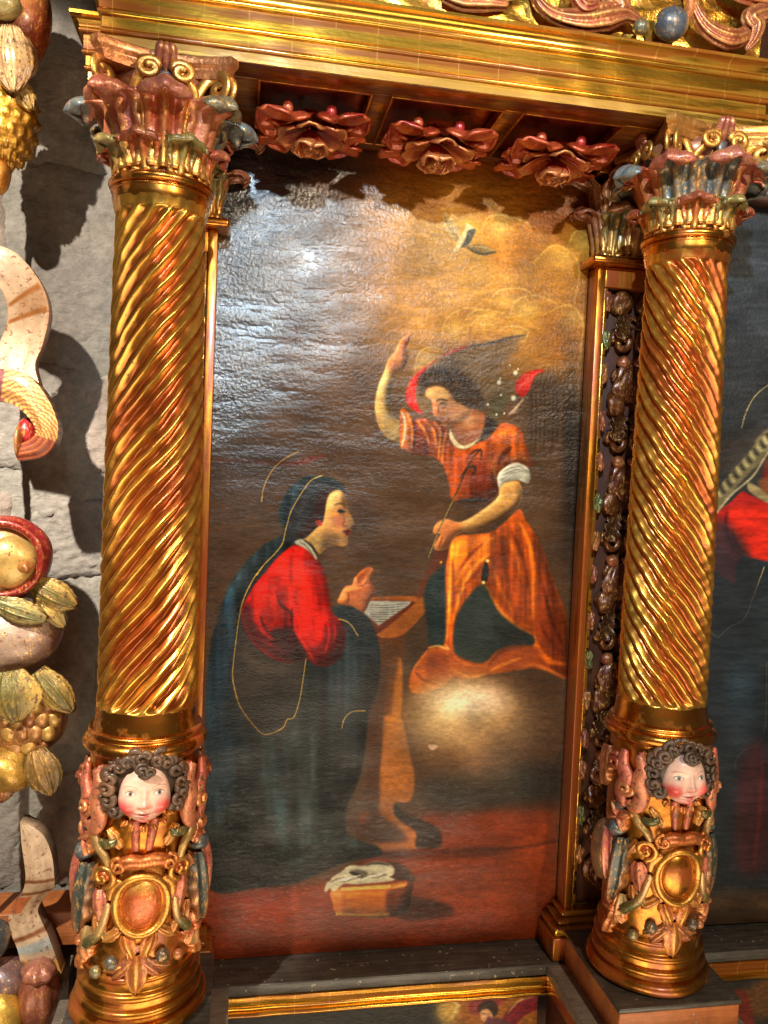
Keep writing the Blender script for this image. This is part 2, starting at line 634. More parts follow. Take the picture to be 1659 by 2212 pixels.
def annunciation():
    K = Canvas(425, 1300, 290, 2090, (102, 76, 54))
    fA, fB, fC, fD = fr(432, 388.8, .2734), fr(777.6, 388.8, .3125), fr(432, 950.4, .2734), fr(777.6, 950.4, .3125)
    fE, fF, fG, fH, fI = fr(432, 1555, .2969), fr(777.6, 1555, .3125), fr(864, 708.5, .2396), fr(553, 1002, .1875), fr(674, 1814.4, .1875)
    # background: night room on one side, golden glory on the other, painted-in shadow on top
    K.glow(480, 520, 170, 400, (38, 46, 54), 0.95)
    K.glow(700, 700, 220, 260, (124, 94, 70), 0.7)
    K.glow(1000, 1400, 300, 300, (84, 62, 44), 0.6)
    K.poly([(860, 290), (1300, 290), (1300, 800), (1180, 830), (1000, 760), (880, 760), (800, 700), (760, 560), (800, 430)], (168, 118, 52), 34, 0.95)
    K.glow(1010, 560, 190, 210, (222, 170, 84), 1.0)
    K.glow(880, 640, 120, 170, (196, 148, 88), 0.6)
    K.glow(1000, 470, 120, 80, (226, 180, 92), 0.8)
    K.glow(1210, 600, 60, 150, (164, 112, 42), 0.8)
    K.glow(1200, 380, 120, 90, (150, 88, 32), 0.9)
    K.glow(900, 340, 300, 50, (128, 66, 24), 0.85)  # brown band of the soffit's cast shadow, put into the paint
    K.glow(620, 340, 160, 70, (26, 20, 16), 0.9)  # dark corner, deepened in colour by the capital's cast shadow
    for pts in ([(850, 400), (900, 380), (960, 400), (950, 450), (880, 440)], [(980, 430), (1050, 420), (1110, 450), (1060, 480)], [(1120, 450), (1200, 440), (1250, 480), (1190, 500)], [(640, 400), (720, 380), (800, 400), (760, 430)]):
        K.poly(pts, (150, 96, 42), 12, 0.45)  # brown lumps painted along the edge of the soffit shadow
    # clouds, outlined with thin light paint
    clouds = [[(1040, 520), (1055, 470), (1110, 470), (1170, 500), (1150, 560), (1080, 590)],
              [(1150, 570), (1200, 530), (1250, 570), (1240, 660), (1170, 650)],
              [(955, 730), (965, 690), (1010, 665), (1070, 680), (1100, 730), (1060, 760), (990, 770)],
              [(1000, 700), (1030, 670), (1090, 680), (1110, 720), (1050, 740)],
              [(1055, 660), (1075, 630), (1130, 625), (1160, 650), (1110, 670)],
              [(1100, 690), (1115, 650), (1165, 640), (1215, 665), (1225, 700), (1170, 720)],
              [(1175, 680), (1230, 660), (1260, 700), (1250, 780), (1190, 770)],
              [(895, 810), (905, 765), (930, 750), (965, 760), (950, 800)],
              [(1075, 720), (1100, 705), (1140, 715), (1130, 740)],
              [(1225, 540), (1245, 500), (1275, 520), (1270, 580)]]
    for i, c in enumerate(clouds):
        cmk = K.mask(c, 7)
        K.poly(c, (206, 150, 66) if i % 2 else (182, 122, 48), 9, 0.6)
        K.glow(c[1][0] + 18, c[1][1] + 22, 34, 26, (240, 196, 112), 0.75, 1, cmk)
        K.stroke([(c[0][0], c[0][1]), (c[1][0], c[1][1]), (c[2][0], c[2][1]), (c[3][0], c[3][1])], 3.4, (250, 218, 146), 1.5, 0.55)
    for k in range(46):
        x, y = 860 + 240 * random.random(), 440 + 260 * random.random()
        a = -0.9 + 0.3 * random.random()
        K.stroke([(x, y), (x + 18 * math.cos(a), y + 18 * math.sin(a))], 4, (236, 192, 112) if k % 3 else (176, 122, 56), 2, 0.3)
    # architecture in the half dark
    K.poly([(425, 905), (560, 900), (560, 925), (425, 930)], (88, 80, 70), 8, 0.6)
    K.poly([(425, 850), (520, 770), (600, 690), (640, 690), (540, 800), (430, 880)], (92, 74, 60), 14, 0.6)
    K.stroke(fC([(100, 160), (400, 172), (600, 190), (740, 188), (880, 150), (990, 122)]), 12, (120, 66, 46), 3, 0.85)
    K.poly(fC([(650, 185), (760, 165), (990, 118), (950, 150), (780, 200)]), (128, 62, 42), 2, 0.8)
    K.glow(560, 1000, 120, 40, (84, 70, 58), 0.5)
    # floor
    K.poly([(425, 1920), (640, 1918), (760, 1880), (900, 1770), (1000, 1752), (1300, 1745), (1300, 2100), (425, 2100)], (142, 72, 38), 9, 1.0)
    K.poly([(425, 1925), (700, 1925), (700, 1990), (425, 1985)], (166, 76, 34), 16, 0.5)
    K.poly([(890, 1845), (1300, 1835), (1300, 1960), (900, 1960)], (160, 86, 46), 18, 0.55)
    K.poly([(940, 1680), (1190, 1650), (1210, 1740), (950, 1745)], (58, 54, 46), 16, 0.8)
    K.glow(1215, 1760, 22, 200, (92, 82, 68), 0.5)
    K.glow(1232, 1000, 24, 240, (46, 40, 34), 0.6)
    K.stroke([(760, 1850), (1000, 1838), (1120, 1832), (1210, 1815)], 7, (84, 46, 28), 3, 0.7)
    # lectern
    K.poly(fD([(130, 1340), (320, 1330), (300, 1420), (280, 1936), (180, 1936), (230, 1560), (210, 1420), (130, 1420)]), (104, 64, 32), 4, 0.9)
    K.poly(fD([(215, 1540), (290, 1540), (280, 1936), (170, 1936)]), (178, 116, 52), 3, 0.9)
    K.poly([(815, 1400), (862, 1400), (850, 1500), (838, 1640), (800, 1660), (800, 1450)], (86, 56, 32), 5, 0.8)
    K.poly(fF([(165, -10), (285, -10), (320, 120), (362, 300), (380, 420), (362, 530), (320, 575), (245, 572), (236, 640), (275, 700), (385, 780), (380, 892), (0, 905), (0, 845), (318, 838), (310, 800), (210, 720), (130, 640), (130, 450), (150, 200)]), (182, 120, 54), 3, 0.95)
    K.poly(fF([(40, 0), (165, 0), (140, 300), (130, 640), (40, 600), (50, 300)]), (90, 56, 32), 6, 0.8)
    K.poly(fF([(0, 640), (60, 640), (60, 705), (0, 705)]), (140, 74, 44), 3, 0.7)
    K.poly(fF([(80, 640), (140, 640), (320, 820), (0, 838), (0, 740)]), (96, 60, 34), 5, 0.7)
    K.poly(fF([(245, 580), (300, 640), (400, 680), (545, 755), (552, 880), (390, 880), (388, 775), (285, 690), (240, 640)]), (58, 42, 32), 3, 0.95)
    K.poly(fF([(100, 905), (900, 880), (880, 950), (150, 960)]), (92, 50, 32), 6, 0.6)
    K.poly(fD([(20, 1095), (515, 1083), (512, 1120), (300, 1345), (100, 1350), (10, 1200)]), (166, 102, 46), 2, 1.0)
    K.poly(fD([(70, 1108), (372, 1120), (368, 1142), (140, 1330), (90, 1325), (20, 1200)]), (116, 56, 30), 2, 1.0)
    pg = fD([(68, 1112), (356, 1116), (340, 1142), (130, 1284), (25, 1200)])
    K.poly(pg, (186, 178, 160), 1, 1.0, smooth=False)
    pm = K.mask(pg, 1, False)
    for k in range(8):
        y0 = 1140 + k * 16
        K.stroke(fD([(70, y0), (180, y0 + 4), (330, y0 - 8)]), 1.6, (92, 84, 74), 0, 0.8, pm)
    # angel: wings
    K.poly(fG([(1155, 62), (1000, 84), (800, 140), (620, 162), (480, 210), (350, 290), (230, 390), (150, 450), (90, 520), (60, 620), (75, 690), (130, 740), (220, 790), (420, 800), (700, 740), (770, 700), (860, 560), (930, 330), (1010, 230), (1060, 170), (1080, 110)]), (146, 114, 76), 7)
    K.glow(*fG([(520, 520)])[0], 62, 56, (92, 76, 58), 0.9)
    K.poly(fG([(520, 230), (760, 190), (900, 190), (880, 330), (790, 560), (700, 720), (600, 560), (480, 400), (330, 350)]), (112, 92, 68), 14, 0.5)
    for k in range(16):
        x0, y0 = 520 + k * 14, 400 + k * 16
        K.stroke(fG([(x0, y0), (x0 + 120, y0 - 90 - 2 * k), (x0 + 300 - 8 * k, y0 - 190 + 2 * k)]), 7, (166, 132, 92) if k % 2 else (104, 82, 58), 2, 0.45)
    K.stroke(fG([(1140, 68), (1000, 88), (820, 140), (640, 168), (500, 215)]), 6, (96, 78, 62), 1, 0.9)
    K.poly(fG([(640, 160), (480, 205), (350, 275), (220, 365), (120, 450), (62, 560), (52, 640), (85, 710), (150, 760), (205, 782), (160, 700), (140, 600), (165, 500), (215, 400), (320, 300), (430, 240)]), (202, 52, 38), 2)
    K.stroke(fG([(70, 600), (90, 520), (150, 430), (230, 350)]), 9, (236, 96, 70), 2, 0.7)
    for k in range(9):
        y = 500 + k * 24
        K.stroke(fG([(70 + k * 6, y), (110 + k * 7, y + 16)]), 2.5, (246, 128, 100), 1, 0.6)
    K.poly(fG([(1170, 430), (1300, 402), (1440, 430), (1490, 600), (1500, 900), (1480, 1300), (1440, 1500), (1230, 1400), (1180, 1200), (1150, 900), (1130, 650)]), (92, 70, 50), 12, 0.9)
    for k in range(14):
        x = 1190 + k * 19
        K.stroke(fG([(x, 560 + 20 * (k % 3)), (x + 8, 800), (x - 4, 1050 + 30 * (k % 4))]), 7, (132, 100, 70) if k % 2 else (48, 38, 30), 3, 0.6)
    K.glow(1236, 1010, 18, 150, (34, 29, 25), 0.7)
    K.poly(fG([(1045, 570), (1058, 480), (1130, 412), (1230, 380), (1305, 384), (1225, 430), (1190, 500), (1150, 590), (1100, 620)]), (192, 50, 38), 2)
    for k in range(8):
        K.stroke(fG([(1060 + k * 8, 560 - k * 20), (1120 + k * 10, 520 - k * 14), (1180 + k * 6, 530 - k * 16)]), 3, (234, 104, 78), 1, 0.7)
    for k in range(9):
        K.stroke(fG([(975 + k * 15, 790 - k * 14), (1000 + k * 14, 770 - k * 16), (1050 + k * 8, 765 - k * 16)]), 3.2, (222, 190, 160), 1, 0.8)
    # lilies
    for k in range(26):
        x, y = 790 + 200 * random.random(), 820
        K.stroke(fG([(x * .4 + 480, y), (x * .7 + 250, 720 - 60 * random.random()), (x + 20, 640 - 220 * random.random())]), 1.6, (96, 98, 70), 0, 0.6)
    for x, y, r in ((893, 490, 7), (1040, 405, 7), (1022, 632, 8), (792, 690, 4), (990, 335, 3), (910, 605, 3), (1062, 372, 3), (905, 455, 3), (870, 780, 3), (940, 770, 3)):
        K.glow(*fG([(x, y)])[0], r * .7, r * .8, (238, 232, 205), 1.0, 2)
    # angel: raised arm
    arm = fB([(352, 1068), (345, 1100), (318, 1150), (332, 1180), (335, 1230), (325, 1275), (290, 1315), (243, 1345), (222, 1450), (212, 1560), (240, 1640), (300, 1690), (300, 1800), (200, 1790), (130, 1700), (103, 1560), (126, 1430), (170, 1320), (192, 1250), (240, 1190), (285, 1105), (330, 1070)])
    am = K.mask(arm, 2)
    K.poly(arm, (214, 178, 112), 2)
    K.poly(fB([(250, 1180), (335, 1170), (345, 1270), (290, 1320), (240, 1345), (190, 1310), (195, 1240)]), (200, 134, 84), 5, 0.9, am)
    K.poly(fB([(285, 1110), (330, 1065), (355, 1070), (320, 1160), (270, 1190)]), (206, 132, 88), 3, 0.9, am)
    K.stroke(fB([(215, 1380), (205, 1500), (212, 1600), (260, 1660)]), 16, (122, 90, 56), 5, 0.7, am)
    K.stroke(fB([(110, 1600), (150, 1720), (230, 1780)]), 12, (150, 112, 62), 5, 0.6, am)
    K.stroke(fB([(130, 1500), (150, 1400), (190, 1310)]), 14, (238, 214, 154), 5, 0.7, am)
    for a, b in (((300, 1180), (338, 1190)), ((300, 1215), (342, 1225)), ((295, 1250), (335, 1265))):
        K.stroke(fB([a, b]), 3, (120, 66, 42), 1, 0.9)
    K.stroke(fB([(352, 1072), (322, 1140), (300, 1175)]), 3, (130, 66, 44), 1, 0.8)
    K.model(am, 8, 0.55)
    # angel: tunic
    tun = fG([(0, 750), (60, 748), (125, 825), (205, 815), (300, 838), (400, 885), (445, 930), (480, 1040), (570, 1100), (720, 1030), (830, 960), (880, 880), (960, 858), (1090, 920), (1150, 1090), (1205, 1240), (1080, 1235), (980, 1240), (890, 1330), (850, 1340), (900, 1450), (800, 1565), (490, 1565), (445, 1420), (400, 1260), (330, 1180), (230, 1150), (120, 1130), (40, 1085), (0, 1060)])
    tm = K.mask(tun, 2)
    K.poly(tun, (168, 88, 36), 2)
    K.poly(fG([(0, 750), (60, 750), (110, 830), (110, 1100), (40, 1090), (0, 1060)]), (198, 118, 48), 3, 0.9, tm)
    K.poly(fG([(120, 830), (170, 880), (240, 1000), (260, 1150), (110, 1130)]), (116, 56, 30), 6, 0.8, tm)
    for a, b, c in (((150, 830), (220, 920), (260, 1050)), ((215, 825), (300, 920), (335, 1100)), ((300, 840), (360, 930), (345, 1180)), ((420, 930), (390, 1050), (380, 1230)), ((60, 770), (110, 900), (105, 1090))):
        K.stroke(fG([a, b, c]), 6, (226, 148, 70), 2, 0.85, tm)
        K.stroke(fG([(a[0] + 26, a[1] + 20), (b[0] + 28, b[1]), (c[0] + 22, c[1])]), 5, (110, 50, 22), 2, 0.6, tm)
    K.stroke(fG([(8, 752), (40, 820), (42, 960), (15, 1075)]), 6, (226, 212, 176), 1, 0.9)
    K.poly(fG([(480, 1150), (700, 1100), (800, 1200), (780, 1400), (560, 1500), (460, 1400)]), (176, 88, 40), 14, 0.7, tm)
    K.poly(fG([(640, 1180), (820, 1260), (880, 1420), (800, 1560), (640, 1560)]), (120, 52, 30), 12, 0.75, tm)
    K.poly(fG([(840, 960), (960, 885), (1080, 950), (1135, 1130), (1185, 1215), (1010, 1205), (885, 1335), (838, 1325), (830, 1220), (880, 1080)]), (204, 112, 42), 5, 0.9, tm)
    K.stroke(fG([(1010, 1075), (930, 1150), (880, 1240)]), 11, (104, 46, 18), 3, 0.9, tm)
    K.stroke(fG([(900, 990), (980, 930), (1060, 960)]), 14, (222, 140, 62), 4, 0.7, tm)
    K.stroke(fG([(840, 1180), (836, 1260), (860, 1330)]), 6, (234, 160, 76), 2, 0.8, tm)
    K.stroke(fG([(1000, 1190), (1080, 1160), (1160, 1200)]), 6, (226, 146, 66), 2, 0.7, tm)
    K.poly(fG([(760, 800), (840, 830), (890, 880), (820, 960), (740, 1030), (730, 920)]), (54, 46, 40), 4, 0.9)
    K.model(tm, 14, 0.5, 0.18, 9, 60, 1)
    # angel: belt, stem, cuff
    K.stroke(fG([(500, 1570), (650, 1555), (800, 1560)]), 9, (66, 66, 60), 2, 0.9)
    cuff = fG([(890, 1310), (960, 1250), (1040, 1215), (1110, 1232), (1172, 1290), (1162, 1402), (1060, 1372), (950, 1402), (902, 1465), (878, 1380)])
    cm = K.mask(cuff, 1)
    K.poly(cuff, (208, 198, 174), 1)
    for k in range(6):
        K.stroke(fG([(895 + k * 10, 1400 - k * 22), (1000 + k * 14, 1320 - k * 14), (1150, 1300 + k * 4 - 20)]), 4, (138, 126, 106) if k % 2 else (236, 230, 212), 1, 0.8, cm)
    K.model(cm, 6, 0.4)
    # skirt
    sk = fD([(640, 690), (760, 655), (900, 640), (1000, 570), (1100, 480), (1150, 560), (1250, 720), (1350, 1000), (1430, 1250), (1440, 1560), (1420, 1650), (1280, 1590), (1100, 1590), (900, 1625), (640, 1640), (540, 1720), (360, 1748), (362, 1600), (470, 1455), (560, 1430), (585, 1390), (592, 1100), (590, 900)])
    sm = K.mask(sk, 2)
    K.poly(sk, (176, 92, 32), 2)
    K.poly(fD([(1180, 700), (1300, 900), (1440, 1300), (1440, 1640), (1280, 1560), (1210, 1350), (1210, 1000)]), (132, 62, 28), 10, 0.85, sm)
    K.poly(fD([(900, 760), (1080, 600), (1170, 800), (1190, 1300), (1060, 1240), (960, 1120), (890, 980)]), (170, 84, 30), 10, 0.8, sm)
    K.poly(fD([(640, 700), (900, 660), (900, 790), (760, 900), (660, 1060), (650, 900)]), (204, 122, 44), 8, 0.8, sm)
    for pts, w, c in (
            ([(640, 700), (630, 900), (620, 1100), (600, 1390)], 10, (232, 150, 60)),
            ([(680, 680), (660, 860), (650, 1050)], 7, (228, 150, 62)),
            ([(660, 1000), (740, 860), (830, 740), (940, 665)], 8, (226, 142, 56)),
            ([(650, 1250), (700, 1050), (790, 880), (900, 790)], 9, (236, 158, 66)),
            ([(720, 1010), (800, 930), (900, 800)], 7, (128, 62, 22)),
            ([(690, 900), (760, 800), (860, 710)], 8, (130, 62, 22)),
            ([(640, 820), (645, 1000), (640, 1200)], 8, (118, 56, 22)),
            ([(870, 1010), (960, 1170), (1080, 1290), (1190, 1350)], 11, (222, 138, 48)),
            ([(900, 830), (960, 1000), (1060, 1200)], 8, (206, 120, 42)),
            ([(1000, 640), (1080, 800), (1130, 1000)], 9, (206, 118, 44)),
            ([(1100, 560), (1180, 750), (1200, 1000), (1195, 1250)], 10, (230, 136, 48)),
            ([(1040, 620), (1130, 820), (1165, 1050)], 7, (120, 56, 24)),
            ([(1160, 620), (1260, 900), (1330, 1200)], 8, (164, 84, 36)),
            ([(1200, 1350), (1240, 1460), (1320, 1530), (1430, 1555)], 13, (226, 128, 42)),
            ([(1260, 1000), (1330, 1250), (1400, 1420)], 8, (96, 44, 24)),
            ([(1240, 1250), (1320, 1400), (1430, 1500)], 8, (108, 48, 24))):
        K.stroke(fD(pts), w, c, 3, 0.8, sm)
    K.model(sm, 16, 0.5, 0.22, 10, 90, 2)
    K.poly(fD([(850, 1000), (770, 1060), (690, 1180), (652, 1300), (660, 1480), (750, 1530), (860, 1545), (980, 1450), (1180, 1425), (1200, 1360), (1080, 1295), (960, 1185), (890, 1060)]), (58, 66, 60), 3)
    K.poly(fD([(800, 1080), (860, 1040), (890, 1150), (860, 1400), (780, 1450)]), (76, 82, 74), 14, 0.6)
    K.poly(fD([(940, 1220), (1180, 1360), (1150, 1420), (980, 1420)]), (40, 44, 40), 8, 0.7)
    K.poly(fD([(840, 930), (870, 840), (892, 900), (880, 970), (850, 1000)]), (36, 36, 32), 2)
    K.glow(*fD([(880, 835)])[0], 4, 4, (240, 214, 140), 1, 2)
    K.glow(*fD([(853, 985)])[0], 4, 4, (240, 214, 140), 1, 2)
    K.poly(fD([(480, 920), (580, 855), (590, 1000), (585, 1395), (480, 1420), (470, 1300), (440, 1060)]), (44, 58, 56), 4)
    K.poly(fD([(395, 1085), (450, 930), (540, 740), (600, 690), (610, 800), (560, 880), (480, 960), (430, 1085)]), (112, 58, 32), 4, 0.9)
    K.glow(*fD([(560, 845)])[0], 3, 3, (230, 170, 90), 1, 2)
    # hem folds
    K.poly(fD([(362, 1600), (470, 1455), (480, 1430), (610, 1450), (620, 1500), (640, 1640), (540, 1720), (362, 1745)]), (190, 104, 42), 3, 0.95)
    K.poly(fD([(480, 1500), (600, 1480), (620, 1640), (470, 1640)]), (140, 68, 32), 5, 0.8)
    K.stroke(fD([(470, 1440), (540, 1425), (615, 1450), (590, 1415)]), 5, (232, 178, 100), 1, 0.9)
    K.stroke(fD([(380, 1600), (440, 1660), (540, 1690)]), 6, (120, 56, 26), 2, 0.8)
    K.stroke(fD([(370, 1590), (420, 1520), (475, 1450)]), 6, (226, 140, 66), 2, 0.8)
    K.poly(fD([(640, 1490), (760, 1540), (870, 1545), (960, 1460), (1080, 1425), (1240, 1450), (1240, 1540), (1120, 1580), (900, 1620), (660, 1650)]), (178, 94, 42), 4, 0.95)
    K.stroke(fD([(880, 1590), (960, 1480), (1080, 1430), (1200, 1430)]), 8, (120, 66, 34), 3, 0.8)
    K.stroke(fD([(900, 1600), (1000, 1550), (1120, 1510)]), 8, (226, 140, 62), 2, 0.8)
    K.stroke(fD([(645, 1500), (740, 1555), (860, 1570)]), 6, (214, 120, 56), 2, 0.8)
    K.stroke(fD([(640, 1590), (760, 1640), (880, 1620)]), 6, (222, 140, 66), 2, 0.7)
    K.stroke(fD([(1080, 1590), (1200, 1560), (1300, 1590), (1420, 1650)]), 9, (206, 124, 62), 3, 0.8)
    # right forearm and hand with the stem
    fa = fD([(965, 345), (1000, 300), (1100, 288), (1125, 380), (1085, 465), (960, 560), (800, 632), (700, 642), (640, 682), (605, 745), (535, 765), (512, 720), (560, 652), (508, 642), (530, 580), (600, 550), (700, 568), (850, 482), (950, 400)])
    fm = K.mask(fa, 2)
    K.poly(fa, (206, 158, 96), 2)
    K.poly(fD([(500, 570), (620, 545), (700, 570), (690, 650), (600, 760), (500, 770)]), (192, 122, 74), 7, 0.85, fm)
    K.stroke(fD([(1110, 380), (1070, 470), (950, 560), (800, 630), (690, 645)]), 14, (136, 88, 50), 5, 0.8, fm)
    K.stroke(fD([(980, 360), (900, 450), (780, 540), (680, 570)]), 16, (230, 192, 130), 6, 0.7, fm)
    K.model(fm, 8, 0.5)
    for a, b in (((545, 655), (520, 720)), ((575, 665), (545, 745)), ((610, 660), (580, 740))):
        K.stroke(fD([a, b]), 3, (122, 66, 40), 1, 0.8)
    K.stroke(fD([(470, 828), (520, 690), (590, 530), (660, 380), (760, 160), (838, 62)]), 3.2, (78, 66, 42), 0, 0.95, taper=False)
    K.stroke(fD([(472, 820), (530, 670), (600, 510), (660, 385)]), 1.6, (190, 170, 112), 0, 0.8, taper=False)
    K.stroke(fD([(690, 270), (740, 200), (790, 185), (795, 220), (770, 245)]), 5, (40, 44, 34), 1, 0.9)
    K.stroke(fD([(740, 120), (800, 75), (840, 80), (835, 140)]), 4, (40, 44, 34), 1, 0.9)
    # angel: neck, head
    nk = fG([(500, 830), (640, 735), (765, 780), (750, 920), (700, 1010), (590, 1068), (500, 1010), (470, 900)])
    K.poly(nk, (170, 112, 74), 3)
    nm = K.mask(nk, 3)
    K.glow(*fG([(620, 830)])[0], 12, 18, (206, 158, 112), 0.9, 1, nm)
    K.poly(fG([(470, 900), (560, 930), (700, 900), (720, 1000), (590, 1060), (490, 1000)]), (150, 94, 62), 7, 0.6, nm)
    K.poly(fG([(452, 905), (446, 985), (492, 1062), (570, 1094), (650, 1066), (716, 1000), (640, 1040), (572, 1062), (510, 1020), (470, 950)]), (226, 206, 162), 1)
    fc = fG([(228, 565), (290, 530), (360, 525), (440, 565), (500, 660), (560, 690), (632, 740), (615, 800), (530, 855), (470, 890), (430, 905), (390, 880), (375, 850), (350, 825), (335, 800), (302, 792), (294, 720), (282, 650), (240, 620)])
    fcm = K.mask(fc, 2)
    K.poly(fc, (206, 150, 100), 2)
    K.poly(fG([(235, 570), (340, 530), (430, 560), (440, 640), (330, 650), (250, 630)]), (226, 184, 124), 6, 0.9, fcm)
    K.poly(fG([(296, 690), (330, 660), (345, 740), (338, 785), (304, 790)]), (226, 150, 100), 2, 0.95, fcm)
    K.glow(*fG([(455, 730)])[0], 13, 12, (208, 150, 112), 0.8, 1, fcm)
    K.poly(fG([(330, 800), (420, 790), (470, 850), (430, 905), (380, 880)]), (150, 98, 66), 5, 0.7, fcm)
    K.stroke(fG([(325, 665), (370, 645), (440, 660)]), 5, (96, 66, 44), 2, 0.8)
    K.stroke(fG([(362, 690), (390, 684), (425, 692)]), 4.5, (58, 40, 30), 1, 0.95)
    K.stroke(fG([(360, 715), (395, 722), (425, 708)]), 2.5, (120, 80, 56), 1, 0.7)
    K.stroke(fG([(345, 700), (350, 750), (335, 782)]), 4, (122, 74, 50), 1, 0.7)
    K.stroke(fG([(345, 812), (372, 818), (400, 812)]), 3.5, (120, 60, 44), 1, 0.8)
    K.poly(fG([(160, 480), (230, 400), (340, 360), (480, 380), (620, 440), (710, 560), (765, 740), (640, 720), (560, 690), (500, 650), (450, 565), (370, 520), (290, 522), (230, 560), (185, 640)]), (86, 66, 48), 5)
    for k in range(26):
        a = random.random()
        x, y = 190 + 520 * a, 470 - 90 * math.sin(PI * min(1, a * 1.15)) + 130 * random.random() * (0.3 + a) + (150 * max(0, a - .5))
        K.stroke(fG([(x, y), (x + 26, y - 20), (x + 56, y + 4), (x + 50, y + 34)]), 4, (126, 100, 72) if k % 2 else (56, 44, 34), 1, 0.6)
    K.model(fcm, 9, 0.35)
    # cloud bank under the angel
    K.glow(1012, 1566, 140, 110, (150, 112, 76), 0.95, 1.7)
    K.glow(990, 1545, 108, 78, (208, 172, 124), 0.9, 1.6)
    K.glow(1100, 1555, 50, 56, (150, 120, 82), 0.7, 1.3)
    K.glow(940, 1555, 48, 46, (204, 174, 126), 0.7, 1.3)
    K.glow(1008, 1516, 74, 36, (246, 226, 190), 0.95, 1.2)
    K.glow(1060, 1510, 40, 28, (236, 200, 170), 0.6)
    # dove
    K.poly(fB([(585, 215), (576, 290), (598, 350), (640, 395), (672, 412), (695, 388), (680, 320), (632, 262)]), (226, 194, 136), 2, 0.9)
    for k in range(7):
        K.stroke(fB([(588 + k * 12, 250 + k * 18), (620 + k * 9, 330 + k * 10), (668 + k * 3, 400)]), 2.4, (246, 228, 182) if k % 2 else (140, 104, 60), 0, 0.7)
    K.poly(fB([(742, 458), (830, 446), (945, 494), (885, 514), (805, 508), (762, 490)]), (158, 128, 78), 1, 0.95)
    K.stroke(fB([(745, 465), (800, 500), (870, 514), (945, 495)]), 5, (84, 78, 66), 1, 0.9)
    K.stroke(fB([(760, 462), (850, 464), (930, 490)]), 3, (236, 214, 156), 1, 0.7)
    K.poly(fB([(640, 494), (662, 468), (680, 410), (726, 345), (735, 300), (760, 310), (800, 345), (780, 400), (752, 450), (700, 464), (668, 498)]), (240, 216, 160), 1)
    K.poly(fB([(752, 350), (802, 342), (780, 405), (745, 455), (700, 466), (730, 410)]), (98, 88, 72), 2, 0.9)
    K.stroke(fB([(640, 500), (625, 545), (600, 560)]), 1.6, (240, 214, 150), 0, 0.7)
    # Mary: mantle
    man = [(655, 1032), (622, 1060), (603, 1100), (605, 1130), (613, 1152), (570, 1178), (530, 1218), (500, 1258), (482, 1302), (470, 1345), (455, 1400), (446, 1500), (444, 1700), (446, 1880), (470, 1928), (560, 1916), (640, 1906), (700, 1880), (760, 1858), (824, 1846), (812, 1826), (775, 1816), (748, 1796), (748, 1745), (772, 1690), (788, 1620), (796, 1540), (818, 1470), (816, 1390), (792, 1335), (760, 1313), (730, 1310), (700, 1300), (680, 1200), (690, 1150), (738, 1070), (744, 1052), (722, 1036), (690, 1028)]
    mm = K.mask(man, 3)
    K.poly(man, (44, 54, 55), 3)
    K.poly([(446, 1350), (500, 1260), (510, 1420), (505, 1560), (530, 1640), (480, 1760), (446, 1700)], (36, 58, 70), 14, 0.9, mm)
    K.poly([(446, 1800), (600, 1780), (640, 1890), (470, 1930)], (18, 22, 22), 20, 0.9, mm)
    for pts, w, c, al in (
            ([(660, 1450), (655, 1600), (670, 1780)], 46, (78, 84, 80), 0.7),
            ([(600, 1610), (590, 1720), (610, 1850)], 44, (60, 80, 82), 0.7),
            ([(705, 1440), (700, 1560), (710, 1760)], 18, (20, 21, 24), 0.9),
            ([(735, 1460), (740, 1600), (728, 1780)], 26, (84, 74, 76), 0.6),
            ([(770, 1440), (775, 1560), (755, 1700)], 30, (76, 84, 86), 0.7),
            ([(640, 1600), (636, 1740), (650, 1880)], 14, (16, 20, 20), 0.9),
            ([(560, 1600), (540, 1700), (560, 1860)], 22, (18, 26, 30), 0.85),
            ([(640, 1820), (720, 1810), (800, 1838)], 26, (74, 88, 82), 0.7),
            ([(620, 1870), (680, 1850), (740, 1840)], 18, (66, 82, 76), 0.7),
            ([(560, 1190), (520, 1240), (490, 1300)], 26, (70, 86, 90), 0.6),
            ([(620, 1080), (630, 1110), (625, 1140)], 18, (56, 64, 66), 0.6)):
        K.stroke(pts, w, c, 9, al, mm)
    K.poly([(735, 1312), (780, 1330), (812, 1390), (814, 1460), (790, 1560), (740, 1580), (735, 1450), (740, 1400)], (48, 56, 58), 8, 0.75, mm)
    K.model(mm, 26, 0.75, 0.38, 18, 150, 3)
    lining = [(548, 1240), (522, 1320), (508, 1420), (504, 1500), (520, 1540), (550, 1578), (582, 1588), (622, 1572), (640, 1510), (658, 1430), (640, 1410), (580, 1395), (545, 1350), (535, 1300)]
    K.poly(lining, (74, 62, 54), 4, 0.95)
    K.poly([(535, 1520), (600, 1480), (640, 1500), (620, 1565), (580, 1582), (550, 1570)], (44, 38, 36), 10, 0.7)
    K.stroke([(520, 1400), (560, 1440), (620, 1450)], 22, (104, 90, 76), 9, 0.6)
    # Mary: veil inside and hair
    K.poly(fH([(560, 190), (760, 200), (900, 250), (850, 350), (780, 480), (700, 640), (560, 760), (480, 860), (330, 900), (380, 660), (420, 520), (520, 340)]), (62, 58, 56), 4, 0.95)
    K.stroke(fH([(620, 330), (560, 450), (490, 600)]), 12, (92, 86, 82), 4, 0.6)
    K.poly(fH([(740, 330), (860, 285), (950, 290), (860, 350), (820, 460), (790, 570), (770, 660), (700, 730), (640, 790), (560, 850), (470, 850), (520, 760), (620, 600), (700, 430)]), (66, 38, 28), 4)
